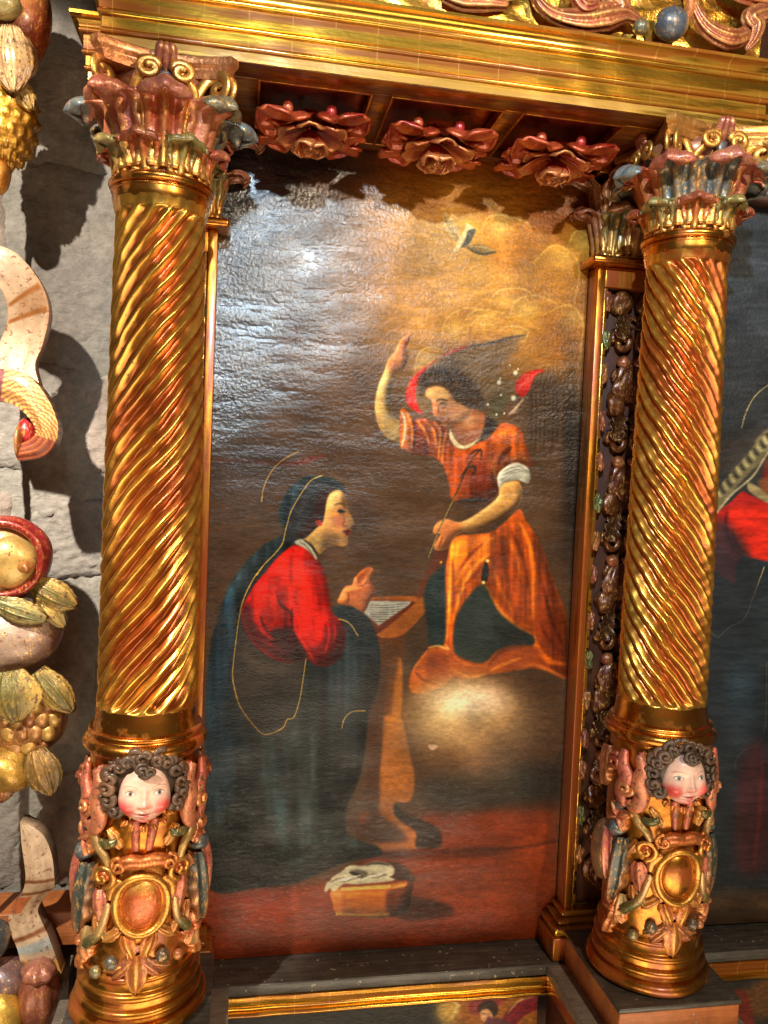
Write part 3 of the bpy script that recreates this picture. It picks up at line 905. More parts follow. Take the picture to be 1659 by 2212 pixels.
    # Mary: red dress
    red = fC([(750, 830), (850, 852), (920, 940), (975, 1030), (1008, 1150), (1030, 1280), (1055, 1370), (1110, 1420), (1145, 1490), (1148, 1610), (1120, 1700), (1060, 1762), (980, 1792), (920, 1780), (830, 1735), (700, 1762), (560, 1720), (440, 1630), (370, 1530), (330, 1420), (330, 1330), (380, 1240), (430, 1150), (520, 1040), (600, 945), (690, 865)])
    rm = K.mask(red, 2)
    K.poly(red, (150, 24, 18), 2)
    K.poly(fC([(740, 850), (850, 870), (930, 980), (985, 1120), (1010, 1290), (1000, 1440), (960, 1590), (880, 1640), (790, 1530), (730, 1400), (690, 1330), (600, 1500), (500, 1520), (430, 1420), (415, 1280), (460, 1150), (560, 1020), (660, 900)]), (214, 44, 22), 8, 0.95, rm)
    K.glow(*fC([(770, 1130)])[0], 42, 50, (236, 70, 34), 0.75, 1, rm)
    K.glow(*fC([(520, 1330)])[0], 24, 30, (232, 62, 30), 0.7, 1, rm)
    K.poly(fC([(540, 1530), (700, 1480), (740, 1460), (800, 1600), (840, 1730), (700, 1740), (600, 1660)]), (62, 14, 16), 6, 0.9, rm)
    K.poly(fC([(330, 1330), (400, 1300), (420, 1440), (520, 1560), (700, 1690), (680, 1740), (480, 1660), (370, 1530)]), (84, 16, 22), 7, 0.85, rm)
    K.poly(fC([(1000, 1440), (1140, 1480), (1140, 1640), (1060, 1740), (960, 1780), (920, 1700), (980, 1560)]), (112, 20, 26), 8, 0.85, rm)
    for pts, w, c in (
            ([(600, 1180), (640, 1300), (720, 1370), (740, 1450)], 7, (96, 14, 14)),
            ([(730, 1320), (728, 1440), (780, 1580), (850, 1720)], 8, (92, 14, 16)),
            ([(745, 1400), (760, 1500), (820, 1610), (900, 1740)], 9, (226, 52, 34)),
            ([(800, 1470), (790, 1560), (820, 1600)], 6, (220, 56, 36)),
            ([(900, 1400), (880, 1480), (870, 1600)], 6, (206, 44, 30)),
            ([(980, 1420), (960, 1540), (920, 1640)], 5, (200, 40, 32)),
            ([(1010, 1440), (1020, 1560), (985, 1690)], 5, (196, 44, 40)),
            ([(1060, 1450), (1070, 1530), (1055, 1600)], 5, (190, 44, 40)),
            ([(480, 1390), (500, 1460), (560, 1550)], 6, (110, 18, 16)),
            ([(450, 1430), (510, 1530), (590, 1580)], 6, (208, 46, 32)),
            ([(440, 1560), (560, 1620), (690, 1690)], 6, (132, 26, 34)),
            ([(900, 1060), (940, 1200), (960, 1400)], 12, (196, 36, 20)),
            ([(640, 1060), (620, 1180), (650, 1290)], 12, (196, 36, 20))):
        K.stroke(fC(pts), w, c, 2, 0.8, rm)
    K.model(rm, 16, 0.6, 0.16, 12, 50, 4)
    # Mary: neck, face
    face = fH([(540, 872), (600, 835), (690, 745), (765, 680), (795, 560), (815, 440), (850, 350), (920, 308), (990, 318), (1030, 390), (1050, 460), (1062, 540), (1100, 600), (1130, 668), (1126, 700), (1090, 722), (1098, 760), (1086, 800), (1062, 832), (1062, 880), (1050, 930), (1000, 952), (900, 932), (835, 950), (785, 1000), (735, 1040), (700, 1000), (640, 925), (570, 885)])
    fm2 = K.mask(face, 2)
    K.poly(face, (204, 156, 96), 2)
    K.poly(fH([(830, 420), (900, 320), (980, 320), (980, 440), (900, 500), (830, 520)]), (222, 182, 122), 6, 0.8, fm2)
    K.poly(fH([(1000, 330), (1060, 460), (1070, 560), (1010, 520), (990, 440)]), (120, 88, 56), 6, 0.8, fm2)
    K.glow(*fH([(960, 660)])[0], 15, 18, (206, 100, 66), 0.5, 1, fm2)
    K.poly(fH([(780, 800), (900, 790), (980, 860), (960, 940), (840, 950), (760, 1010), (720, 900)]), (124, 92, 50), 8, 0.85, fm2)
    K.poly(fH([(560, 880), (680, 800), (760, 860), (740, 1030), (660, 940)]), (194, 162, 96), 8, 0.7, fm2)
    K.glow(*fH([(1090, 660)])[0], 7, 9, (240, 190, 130), 0.8, 1, fm2)
    K.stroke(fH([(1015, 590), (1020, 660), (1005, 710), (1050, 720)]), 4, (140, 76, 48), 2, 0.7)
    K.glow(*fH([(1000, 920)])[0], 10, 7, (240, 176, 100), 0.8, 1, fm2)
    K.stroke(fH([(900, 480), (970, 460), (1050, 490)]), 4, (96, 66, 42), 2, 0.8)
    K.stroke(fH([(925, 545), (960, 515), (1010, 520), (1040, 550)]), 3, (206, 140, 110), 1, 0.8)
    K.poly(fH([(940, 540), (980, 525), (1030, 548), (1010, 570), (960, 565)]), (60, 52, 46), 1)
    K.stroke(fH([(960, 580), (1000, 590), (1030, 580)]), 3, (120, 80, 52), 1, 0.7)
    K.poly(fH([(1000, 782), (1060, 765), (1098, 775), (1080, 800), (1060, 830), (1020, 800)]), (140, 36, 28), 1)
    K.stroke(fH([(1010, 785), (1070, 795)]), 2.4, (70, 22, 18), 0, 0.9)
    K.poly(fH([(690, 660), (730, 650), (765, 670), (765, 710), (720, 715), (695, 700)]), (176, 76, 42), 2)
    K.model(fm2, 10, 0.35)
    K.poly(fH([(450, 895), (520, 868), (560, 885), (640, 960), (705, 1080), (690, 1105), (640, 1040), (560, 975), (470, 930)]), (206, 196, 166), 1)
    K.stroke(fH([(500, 890), (590, 960), (670, 1070)]), 2, (92, 76, 60), 0, 0.9)
    K.stroke(fH([(545, 870), (640, 950), (720, 1070)]), 3, (74, 50, 38), 1, 0.8)
    # Mary: hands
    hand = fH([(945, 1600), (960, 1535), (1000, 1450), (1040, 1410), (1108, 1394), (1128, 1330), (1160, 1290), (1220, 1230), (1290, 1194), (1345, 1200), (1352, 1240), (1325, 1300), (1320, 1360), (1358, 1420), (1364, 1500), (1312, 1570), (1285, 1640), (1240, 1705), (1180, 1690), (1100, 1640)])
    hm = K.mask(hand, 1)
    K.poly(hand, (190, 116, 66), 1)
    K.poly(fH([(960, 1560), (1010, 1450), (1100, 1400), (1220, 1400), (1200, 1440), (1080, 1470), (1030, 1560), (1020, 1610)]), (222, 150, 92), 3, 0.9, hm)
    K.poly(fH([(1220, 1370), (1280, 1290), (1330, 1210), (1345, 1220), (1310, 1330), (1250, 1410)]), (230, 150, 96), 2, 0.9, hm)
    K.poly(fH([(1160, 1300), (1240, 1230), (1320, 1200), (1260, 1280), (1200, 1350), (1180, 1380)]), (140, 76, 44), 3, 0.8, hm)
    K.poly(fH([(1110, 1400), (1140, 1310), (1165, 1320), (1150, 1400)]), (220, 144, 84), 2, 0.8, hm)
    K.stroke(fH([(1060, 1480), (1070, 1560), (1050, 1610)]), 4, (112, 60, 36), 1, 0.7, hm)
    K.stroke(fH([(1170, 1410), (1240, 1400), (1290, 1340)]), 3, (104, 54, 34), 1, 0.8, hm)
    K.poly(fH([(1280, 1420), (1360, 1420), (1360, 1520), (1290, 1600), (1230, 1600)]), (146, 88, 52), 6, 0.6, hm)
    K.model(hm, 5, 0.5)
    # sleeve cuff of the mantle in front of the hands
    K.poly([(728, 1314), (760, 1312), (795, 1335), (815, 1380), (818, 1440), (800, 1420), (770, 1380), (742, 1352)], (40, 50, 52), 3, 0.95)
    # gold hems and halos
    gl = (214, 178, 96)
    K.stroke(fH([(770, 135), (700, 160), (620, 210), (520, 350), (410, 540), (370, 670), (335, 800), (320, 880), (290, 950), (200, 1060), (100, 1160), (10, 1290)]), 2.0, gl, 0, 0.9, taper=False, n=80)
    K.stroke(fC([(500, 995), (430, 1090), (350, 1250), (312, 1400), (285, 1600), (262, 1800), (264, 1910), (300, 2060), (345, 2150), (430, 2260), (500, 2325), (580, 2315), (660, 2272), (690, 2212), (745, 2190), (790, 2050), (815, 1900), (840, 1725)]), 2.0, gl, 0, 0.9, taper=False, n=110)
    K.stroke(fC([(1095, 1415), (1150, 1430), (1200, 1470), (1250, 1550)]), 2.0, gl, 0, 0.85, taper=False)
    K.stroke([(739, 1574), (743, 1556), (752, 1544), (764, 1537), (790, 1536)], 2.0, gl, 0, 0.85, taper=False)
    K.stroke(fC([(490, 492), (500, 400), (545, 285), (620, 190), (700, 132), (782, 94)]), 2.2, (206, 166, 88), 0, 0.9, taper=False, n=50)
    # basket with linen
    bk = fI([(212, 605), (330, 560), (900, 535), (1165, 470), (1150, 600), (1105, 830), (880, 892), (700, 904), (400, 884), (268, 835), (240, 720)])
    bm = K.mask(bk, 1)
    K.poly(fI([(1000, 640), (1300, 670), (1600, 760), (1620, 860), (1400, 910), (1000, 900)]), (78, 42, 26), 6, 0.9)
    K.poly(bk, (192, 122, 62), 1)
    K.poly(fI([(880, 560), (1165, 470), (1110, 830), (880, 890)]), (104, 58, 36), 6, 0.9, bm)
    K.poly(fI([(700, 300), (930, 255), (1080, 310), (1165, 400), (1165, 480), (960, 460), (860, 420)]), (82, 54, 38), 3)
    K.stroke(fI([(900, 290), (1080, 330), (1150, 420), (1120, 470)]), 4, (116, 80, 56), 1, 0.8)
    K.stroke(fI([(320, 575), (600, 560), (860, 545), (1100, 490)]), 13, (170, 104, 42), 1, 0.9, taper=False)
    for k in range(34):
        x = 335 + k * 22
        K.stroke(fI([(x, 590 - k * 1.2), (x + 22, 545 - k * 1.6)]), 2.6, (250, 204, 120), 0, 0.95 if k < 26 else .4)
        if k < 27:
            K.stroke(fI([(280 + k * 23, 872 + 8 * math.sin(k / 8.)), (290 + k * 23, 835 + 14 * math.sin(k / 8.))]), 3.4, (250, 200, 110), 0, 0.95)
    for cx in (320, 425, 525, 635):
        for k in range(8):
            if random.random() < 0.8:
                K.stroke(fI([(cx - 16, 622 + k * 28), (cx + 16, 622 + k * 28)]), 3.0, (240, 180, 96), 0, 0.4)
    bs = 1 + 0.30 * np.sin((K.xx + K.x0) * 0.9) * np.sin((K.yy + K.y0) * 1.1)
    K.A *= (1 + (bs - 1) * bm)[..., None]
    K.model(bm, 14, 0.7)
    ln = fI([(142, 592), (170, 500), (212, 470), (240, 425), (330, 372), (405, 310), (480, 288), (580, 296), (720, 246), (880, 270), (950, 330), (940, 390), (890, 420), (960, 455), (840, 480), (700, 495), (500, 510), (370, 510), (260, 596), (205, 560), (180, 596)])
    lm = K.mask(ln, 1)
    K.poly(ln, (206, 200, 176), 1)
    K.poly(fI([(430, 370), (520, 340), (640, 370), (620, 420), (500, 410)]), (110, 104, 86), 3, 0.9, lm)
    K.stroke(fI([(430, 370), (520, 400), (590, 430)]), 7, (38, 34, 30), 1, 0.9, lm)
    K.stroke(fI([(600, 290), (740, 262), (900, 285)]), 6, (70, 68, 58), 2, 0.9, lm)
    for k in range(11):
        x, y = 200 + 60 * k, 500 - 8 * k
        K.stroke(fI([(x, y), (x + 90, y - 50 + 20 * (k % 3)), (x + 190, y - 70)]), 2.6, (246, 242, 226) if k % 2 else (128, 122, 102), 0, 0.8, lm)
    K.glow(*fI([(895, 365)])[0], 9, 9, (236, 226, 196), 1, 3)
    # lost flake of paint
    K.poly(fF([(470, 172), (545, 175), (538, 192), (512, 213), (484, 205)]), (214, 178, 150), 0, 1.0, smooth=False)
    # handling: streaky brushwork, darkened varnish
    K.noise(9, 30, 0.06, 1)
    K.noise(4, 10, 0.07, 2)
    K.noise(70, 60, 0.14, 3)
    K.noise(2, 4, 0.06, 4)
    A = np.clip(K.A, 0, 255) / 255
    A = A ** 1.30 * 1.10                                   # old varnish: deep darks, warm lights
    g = A.mean(-1, keepdims=True)
    K.A = np.clip((g + (A - g) * 1.12) * 255, 0, 255)
    # glossier patch of varnish over the dark upper corner, with a ragged edge
    gl = 0.55 * K.mask([(425, 290), (700, 290), (890, 380), (878, 560), (850, 640), (800, 740), (720, 820), (600, 880), (425, 960)], 30)
    gl += 0.55 * K.mask([(425, 290), (620, 290), (700, 420), (680, 560), (600, 700), (425, 860)], 50)
    gl = np.clip(gl * (0.75 + 0.5 * vnoise(K.h, K.w, 40, 40, 8)), 0, 1)
    K.gloss = np.maximum(gl, 0.28 * vnoise(K.h, K.w, 50, 90, 9))
    return K


def dark_saint():
    K = Canvas(1500, 2160, 400, 2040, (46, 46, 46))
    K.glow(1640, 560, 120, 200, (62, 66, 70), 0.9)
    K.poly([(1640, 1010), (1690, 900), (1730, 800), (1800, 770), (1880, 830), (1960, 1080), (2040, 1500), (2060, 1880), (1640, 1900), (1640, 1400)], (38, 44, 48), 8, 0.95)
    K.poly([(1650, 1000), (1720, 960), (1820, 980), (1850, 1120), (1800, 1240), (1680, 1230)], (176, 34, 24), 5)
    K.poly([(1700, 860), (1720, 800), (1770, 790), (1800, 840), (1790, 920), (1750, 960), (1715, 930)], (190, 146, 98), 3)
    K.poly([(1715, 800), (1770, 770), (1820, 810), (1825, 900), (1800, 930), (1795, 850), (1760, 800)], (52, 38, 28), 4)
    K.stroke([(1725, 862), (1740, 858), (1752, 864)], 4, (50, 36, 28), 1)
    K.stroke([(1728, 925), (1742, 928), (1754, 924)], 4, (140, 50, 44), 1)
    K.stroke([(1665, 828), (1740, 770), (1830, 790), (1880, 870)], 2, (206, 174, 110), 0, 0.8, taper=False)
    f = fr(1501.6 + 0, 415, 0.864)
    K.poly([(1500, 960), (1720, 920), (1720, 1010), (1500, 1030)], (64, 54, 46), 14, 0.7)
    f7 = fr(1226.9, 950.4, .2734)       # zoom of the sleeve
    red = f7([(1170, 590), (1280, 500), (1380, 410), (1450, 440), (1580, 500), (1640, 520), (1700, 1000), (1580, 960), (1440, 930), (1380, 910), (1330, 1000), (1310, 1130), (1230, 1080), (1150, 1010), (1120, 800)])
    m = K.mask(red, 2)
    K.poly(red, (176, 34, 26), 2)
    K.poly(f7([(1270, 560), (1420, 520), (1700, 600), (1700, 940), (1450, 920), (1340, 780)]), (214, 40, 22), 6, 0.9, m)
    K.stroke(f7([(1260, 560), (1250, 700), (1310, 850), (1380, 910)]), 9, (98, 16, 18), 3, 0.9, m)
    K.stroke(f7([(1300, 720), (1350, 850), (1450, 910)]), 5, (90, 12, 14), 2, 0.8, m)
    K.poly(f7([(1150, 820), (1260, 900), (1330, 1010), (1300, 1130), (1150, 1010)]), (122, 26, 26), 6, 0.8, m)
    K.poly(f7([(1180, 420), (1300, 250), (1440, 90), (1500, -20), (1600, -80), (1600, 80), (1500, 200), (1380, 320), (1180, 570)]), (112, 98, 66), 3)
    for k in range(16):
        x, y = 1190 + k * 26, 430 - k * 30
        K.stroke(f7([(x - 14, y - 40), (x + 14, y + 10), (x + 36, y + 20)]), 7, (46, 42, 34) if k % 2 else (172, 156, 104), 1, 0.85)
    K.stroke(f7([(1175, 580), (1300, 430), (1460, 290), (1560, 130), (1640, 40)]), 4, (190, 172, 122), 1, 0.9, taper=False)
    K.poly(f7([(1440, 340), (1600, 440), (1640, 520), (1540, 480), (1430, 400)]), (150, 128, 84), 2)
    K.poly(f7([(1500, 330), (1640, 300), (1640, 470), (1580, 440)]), (128, 76, 42), 4, 0.9)
    gl = (206, 174, 110)
    K.stroke(f7([(1130, 1520), (1185, 1557), (1260, 1490), (1390, 1410), (1460, 1250), (1555, 1000)]), 2, gl, 0, 0.9, taper=False, n=60)
    K.stroke([(1602, 925), (1612, 890), (1632, 855), (1665, 828)], 2, gl, 0, 0.8, taper=False)
    K.stroke([(1588, 1665), (1592, 1640), (1610, 1620), (1640, 1605), (1654, 1560), (1656, 1430)], 2, gl, 0, 0.85, taper=False, n=50)
    K.poly([(1530, 1150), (1600, 1160), (1660, 1300), (1720, 1300), (1720, 1860), (1540, 1880), (1510, 1500)], (40, 44, 46), 10, 0.8)
    K.glow(1600, 1500, 40, 90, (44, 58, 66), 0.7)
    K.poly([(1600, 1660), (1650, 1610), (1660, 1860), (1590, 1870)], (72, 36, 38), 10, 0.8)
    K.stroke([(1628, 1870), (1640, 1760), (1648, 1640)], 8, (96, 40, 38), 3, 0.8)
    K.poly([(1500, 1940), (1720, 1935), (1720, 2040), (1500, 2040)], (70, 50, 34), 12, 0.9)
    K.noise(7, 40, 0.14, 11)
    K.noise(2, 10, 0.12, 12)
    K.noise(60, 50, 0.16, 13)
    return K


def predella():
    K = Canvas(470, 1280, 2060, 2300, (44, 42, 38))
    f4 = fr(466.6, 2056.5, 0.5)          # zoom of the bottom strip
    K.poly(f4([(1000, 190), (1420, 160), (1430, 520), (1100, 520), (1040, 330)]), (150, 88, 30), 12, 1)
    K.glow(*f4([(1000, 250)])[0], 26, 36, (196, 158, 76), 0.9, 1.6)
    K.stroke(f4([(1020, 205), (1045, 235), (1020, 290)]), 10, (226, 196, 120), 3, 0.8)
    K.poly(f4([(1090, 230), (1150, 195), (1260, 180), (1230, 230), (1120, 270)]), (132, 46, 50), 4, 0.9)
    K.poly(f4([(1230, 310), (1260, 260), (1320, 210), (1410, 175), (1415, 230), (1330, 280), (1280, 330)]), (118, 26, 34), 2)
    K.stroke(f4([(1260, 270), (1310, 215), (1380, 195)]), 4, (220, 176, 110), 1, 0.8)
    K.poly(f4([(1130, 240), (1160, 215), (1205, 215), (1220, 250), (1205, 280), (1150, 270)]), (56, 36, 26), 2)
    K.poly(f4([(1142, 258), (1175, 248), (1196, 275), (1185, 300), (1150, 296)]), (214, 158, 112), 1)
    K.stroke(f4([(1148, 268), (1160, 266)]), 2, (60, 40, 30), 0, 0.9)
    K.stroke(f4([(1150, 288), (1162, 288)]), 2, (150, 60, 50), 0, 0.9)
    K.poly(f4([(1165, 300), (1200, 285), (1260, 300), (1320, 360), (1320, 520), (1120, 520)]), (92, 48, 58), 3)
    K.glow(*f4([(700, 420)])[0], 60, 40, (70, 68, 52), 0.5)
    K.noise(3, 9, 0.18, 21)
    K.noise(1.5, 4, 0.12, 22)
    return K


def corner_predella():
    K = Canvas(1520, 1720, 2060, 2300, (50, 48, 44))
    K.poly([(1600, 2160), (1640, 2120), (1720, 2080), (1720, 2140), (1650, 2200)], (112, 74, 40), 8, 0.8)
    K.poly([(1580, 2150), (1610, 2140), (1625, 2180), (1632, 2230), (1600, 2220)], (112, 42, 32), 5, 0.9)
    K.noise(3, 9, 0.18, 31)
    return K


def canvas_material(name, ripple, rough, spec=0.5, ang=(1, 1, 1)):
    m, nt, b = nodes_of(name)
    at = nd(nt, 'ShaderNodeAttribute', attribute_name='Col')
    nt.links.new(at.outputs['Color'], b.inputs['Base Color'])
    v1 = coords(nt, (1.0, 1.0, 3.2))
    n1 = noise(nt, v1, 30, 5, 0.62, 0.6)          # cockled, lifting paint: shallow sideways ripples
    n2 = noise(nt, coords(nt), 120, 4, 0.65)
    n3 = noise(nt, coords(nt, (0.6, 1, 2.2)), 11, 3, 0.5)
    wv = nd(nt, 'ShaderNodeTexWave', bands_direction='Z')
    wv.inputs['Scale'].default_value = 260.0
    wv.inputs['Distortion'].default_value = 2.0
    nt.links.new(coords(nt), wv.inputs['Vector'])
    ridge = ramp(nt, n1, [(0.40, 0.0), (0.50, 1.0), (0.60, 0.0)])     # lifting horizontal cracks
    peb = noise(nt, coords(nt), 112, 4, 0.6, 0.0)                      # pebbled, blistered paint higher up
    sx = nd(nt, 'ShaderNodeSeparateXYZ')
    nt.links.new(coords(nt), sx.inputs[0])
    up = nd(nt, 'ShaderNodeMapRange')
    up.inputs['From Min'].default_value, up.inputs['From Max'].default_value = 1.0, 1.5
    nt.links.new(sx.outputs['Z'], up.inputs['Value'])
    lo = math_n(nt, 'ADD', math_n(nt, 'MULTIPLY', ridge, 0.20), math_n(nt, 'MULTIPLY', n1, 0.32))
    vo = nd(nt, 'ShaderNodeTexVoronoi', feature='SMOOTH_F1')
    vo.inputs['Scale'].default_value = 120.0
    vo.inputs['Smoothness'].default_value = 0.35
    nt.links.new(coords(nt), vo.inputs['Vector'])
    big = noise(nt, coords(nt, (1, 1, 1.6)), 15, 4, 0.6, 0.8)
    hi = math_n(nt, 'SUBTRACT', math_n(nt, 'MULTIPLY', peb, 1.7), math_n(nt, 'MULTIPLY', vo.outputs['Distance'], 0.4))
    hi = math_n(nt, 'ADD', hi, math_n(nt, 'MULTIPLY', big, 2.2))
    h = mix(nt, up.outputs['Result'], lo, hi)
    h = math_n(nt, 'ADD', h, math_n(nt, 'MULTIPLY', n2, 0.25))
    h = math_n(nt, 'ADD', h, math_n(nt, 'MULTIPLY', wv.outputs['Fac'], 0.008))
    h = math_n(nt, 'MULTIPLY', h, ramp(nt, n3, [(0.32, 0.35), (0.68, 1.1)]))
    bump(nt, b, h, ripple, 0.012)
    rr = nd(nt, 'ShaderNodeMapRange')
    rr.inputs['To Min'].default_value, rr.inputs['To Max'].default_value = rough
    nt.links.new(n3, rr.inputs['Value'])
    nt.links.new(rr.outputs['Result'], b.inputs['Roughness'])
    sp = nd(nt, 'ShaderNodeMapRange')
    sp.inputs['To Min'].default_value, sp.inputs['To Max'].default_value = 0.12, 0.95
    nt.links.new(at.outputs['Alpha'], sp.inputs['Value'])
    nt.links.new(sp.outputs['Result'], b.inputs['Specular IOR Level'])
    cw = nd(nt, 'ShaderNodeMapRange')
    cw.inputs['From Min'].default_value = 0.3
    cw.inputs['To Max'].default_value = 0.7
    nt.links.new(at.outputs['Alpha'], cw.inputs['Value'])
    nt.links.new(cw.outputs['Result'], b.inputs['Coat Weight'])
    b.inputs['Coat Roughness'].default_value = 0.20
    for o_ in nt.nodes:
        if o_.bl_idname == 'ShaderNodeBump':
            nt.links.new(o_.outputs['Normal'], b.inputs['Coat Normal'])
    return m


def hang_painting(name, K, x0, x1, z0, z1, depth, nx, nz, mat, label, expo=0.8):
    xs, zs = np.linspace(x0, x1, nx), np.linspace(z0, z1, nz)
    X, Z = np.meshgrid(xs, zs, indexing='ij')
    X, Z = X.ravel(), Z.ravel()
    Y = np.full_like(X, depth)
    px, py = to_px(np.stack([X, Y, Z], -1))
    c = K.sample(px, py)
    gl = np.full((len(c), 1), 0.15)
    if hasattr(K, 'gloss'):
        gl = K.gloss[np.clip(py - K.y0, 0, K.h - 1).astype(int), np.clip(px - K.x0, 0, K.w - 1).astype(int)][:, None]
    col = np.concatenate([lin(c) * expo, gl], 1)
    und = 0.0025 * np.sin(X * 9 + 1.3 * np.sin(Z * 4)) * np.sin(Z * 6 + X * 3)
    root = thing(name, label, 'painting', W((x0 + x1) / 2, depth, z0))
    V = np.stack([X - (x0 + x1) / 2, und, Z - z0], -1)
    make('canvas', V, quads(nx, nz), mat, root, col)
    # stretcher edge behind the canvas so that it has a body
    Vb, Fb = box(x0 - (x0 + x1) / 2, (x1 - x0) / 2, 0.006, 0.024, 0, z1 - z0)
    make('stretcher', Vb, Fb, M_DARKWOOD, root, smooth=False)
    return root


M_CANVAS = canvas_material('varnished_oil_paint', 0.24, (0.26, 0.36))
M_CANVAS2 = canvas_material('dull_oil_paint', 0.22, (0.34, 0.46))
hang_painting('altar_painting', annunciation(), -0.085, 0.874, -1.232, 0.815, 2.0, 560, 1190, M_CANVAS,
              'tall oil painting of an orange-robed angel greeting a kneeling woman in red', 0.60)
hang_painting('altar_painting', dark_saint(), 1.14, 1.75, -1.225, 0.772, 2.0, 220, 640, M_CANVAS2,
              'dark oil painting with a red sleeve and braid, partly hidden by a spiral column')
hang_painting('predella_painting', predella(), 0.0, 0.80, -1.50, -1.262, 1.905, 330, 110, M_CANVAS2,
              'small dark painting of an angel with purple wings under the gold moulding')
hang_painting('predella_painting', corner_predella(), 1.17, 1.75, -1.50, -1.27, 1.905, 160, 70, M_CANVAS2,
              'sliver of a dark painting below the neighbouring gold moulding')
# ------------------------------------------------------------------ architecture of the altarpiece
ZS = 0.80            # height of the soffit above the lens
YF = 1.64            # front plane of the architrave
XC = 0.41            # middle of the bay


def arc(c, r, a0, a1, n=7):
    return [(c[0] + r * math.cos(a), c[1] + r * math.sin(a)) for a in np.linspace(a0, a1, n)]


# profile: (outward from the front plane, height above the soffit)
PROFILE = ([(0.0, 0.0), (0.0, 0.0185), (0.0015, 0.0195)] + arc((0.003, 0.0235), 0.0045, -1.3, 1.3) + [(0.003, 0.0285), (0.0045, 0.0300), (0.0045, 0.0510)]
           + [(0.006, 0.0520)] + arc((0.0075, 0.0560), 0.005, -1.4, 1.4) + [(0.0075, 0.0618), (0.0095, 0.0630), (0.0095, 0.0950), (0.011, 0.0960)]
           + arc((0.0135, 0.1005), 0.0055, -1.45, 1.3) + [(0.016, 0.1070), (0.018, 0.1072)] + arc((0.0345, 0.1075), 0.0165, PI, PI * 0.55, 8)
           + [(0.034, 0.1245), (0.036, 0.1250), (0.036, 0.1320), (0.034, 0.1330)])


def moulding(prof, x0, x1, yf, z0, nx, ret_left=None, ret_right=None, jitter=0.0004):
    """profile run along X with mitred returns going back to the depths given"""
    pr = np.asarray(prof, float)
    xs = np.linspace(x0, x1, nx)
    rows = []
    if ret_left is not None:
        rows.append(('r', ret_left, x0, -1))
    for x in xs:
        rows.append(('f', yf, x, -1 if x == xs[0] else (1 if x == xs[-1] else 0)))
    if ret_right is not None:
        rows.append(('r', ret_right, x1, 1))
    V = []
    for kind, y, x, e in rows:
        o, z = pr[:, 0], pr[:, 1]
        j = jitter * np.sin(x * 23 + 5 * np.sin(x * 9) + z * 40) if kind == 'f' and e == 0 else 0
        X = x + (e * o if e else 0)
        Y = (y - o + j) if kind == 'f' else np.full(len(pr), y)
        V.append(np.stack([np.broadcast_to(X, o.shape), np.broadcast_to(Y, o.shape), z0 + z + j], -1))
    V = np.concatenate(V)
    return V, quads(len(rows), len(pr))


def edge_split(o, ang=35):
    m = o.modifiers.new('edges', 'EDGE_SPLIT')
    m.split_angle = math.radians(ang)
    return o


OFF = np.array([0, -2.0, 2.2])
arch = thing('architrave', 'long gilded moulded architrave resting on the two spiral columns', 'architrave', W(XC, YF, ZS))
la = np.array(arch.location)
V, F = moulding(PROFILE, -0.285, 1.105, YF, ZS, 120, 1.99, 1.99)
edge_split(make('moulding', V + OFF - la, F, M_CORNICE, arch))
V, F = box(-0.283, 1.103, YF + 0.002, 1.985, ZS + 0.129, ZS + 0.1325)
make('top_board', V + OFF - la, F, M_DARKWOOD, arch, smooth=False)
# underside: a frame of rails round three sunk coffers
CX = [(0.006, 0.246), (0.285, 0.535), (0.574, 0.814)]
CY0, CY1 = 1.702, 1.955
sof = thing('coffered_soffit', 'gilded soffit with three sunk coffers of carved red roses', 'ceiling panel', W(XC, 1.8, ZS))
ls = np.array(sof.location)


def sbox(name, x0, x1, y0, y1, z0, z1, mat=None, parent=None, bev=0.002):
    V, F = box(x0, x1, y0, y1, z0, z1)
    o = make(name, V + OFF - ls, F, mat or M_SOFFIT, parent or sof, smooth=False)
    b = o.modifiers.new('b', 'BEVEL')
    b.width = bev
    b.segments = 2
    return o


sbox('rail', -0.282, 1.102, YF + 0.002, CY0, ZS - 0.001, ZS + 0.03)
sbox('rail', -0.282, 1.102, CY1, 1.992, ZS - 0.001, ZS + 0.03)
for a, b in [(-0.281, CX[0][0]), (CX[0][1], CX[1][0]), (CX[1][1], CX[2][0]), (CX[2][1], 1.101)]:
    sbox('stile', a, b, CY0 + 0.0005, CY1 - 0.0005, ZS - 0.0005, ZS + 0.03)
M_COFFER = gold_mat('coffer_red', (190, 92, 40), (156, 54, 28), (110, 28, 16), 0.5, 14, (1, 1, 1), (0.3, 0.5), 0.2)


def petal(L, w, cup, curl, nu=11, nv=12, ripple=0.0):
    """petal growing along +y from the origin, hollow side up (+z)"""
    u = np.linspace(-1, 1, nu)
    v = np.linspace(0, 1, nv)
    U, Vv = np.meshgrid(u, v, indexing='ij')
    wd = w * np.sqrt(np.clip(np.sin(PI * (0.12 + 0.80 * Vv)), 0.02, 1)) * (0.55 + 0.45 * Vv)
    x = U * wd
    y = L * Vv * (1 - 0.10 * U * U)
    z = cup * (U * U) * (0.4 + 0.6 * Vv) + curl * Vv ** 2.2 - 0.35 * curl * np.clip(Vv - 0.72, 0, 1) * 4 * Vv
    z += ripple * np.sin(U * 9) * Vv
    return np.stack([x, y, z], -1).reshape(-1, 3), quads(nu, nv)


def tilt_x(V, a):
    c, s = math.cos(a), math.sin(a)
    return np.stack([V[:, 0], V[:, 1] * c - V[:, 2] * s, V[:, 1] * s + V[:, 2] * c], -1)


def solid(o, t, off=-1):
    m = o.modifiers.new('s', 'SOLIDIFY')
    m.thickness = t
    m.offset = off
    return o


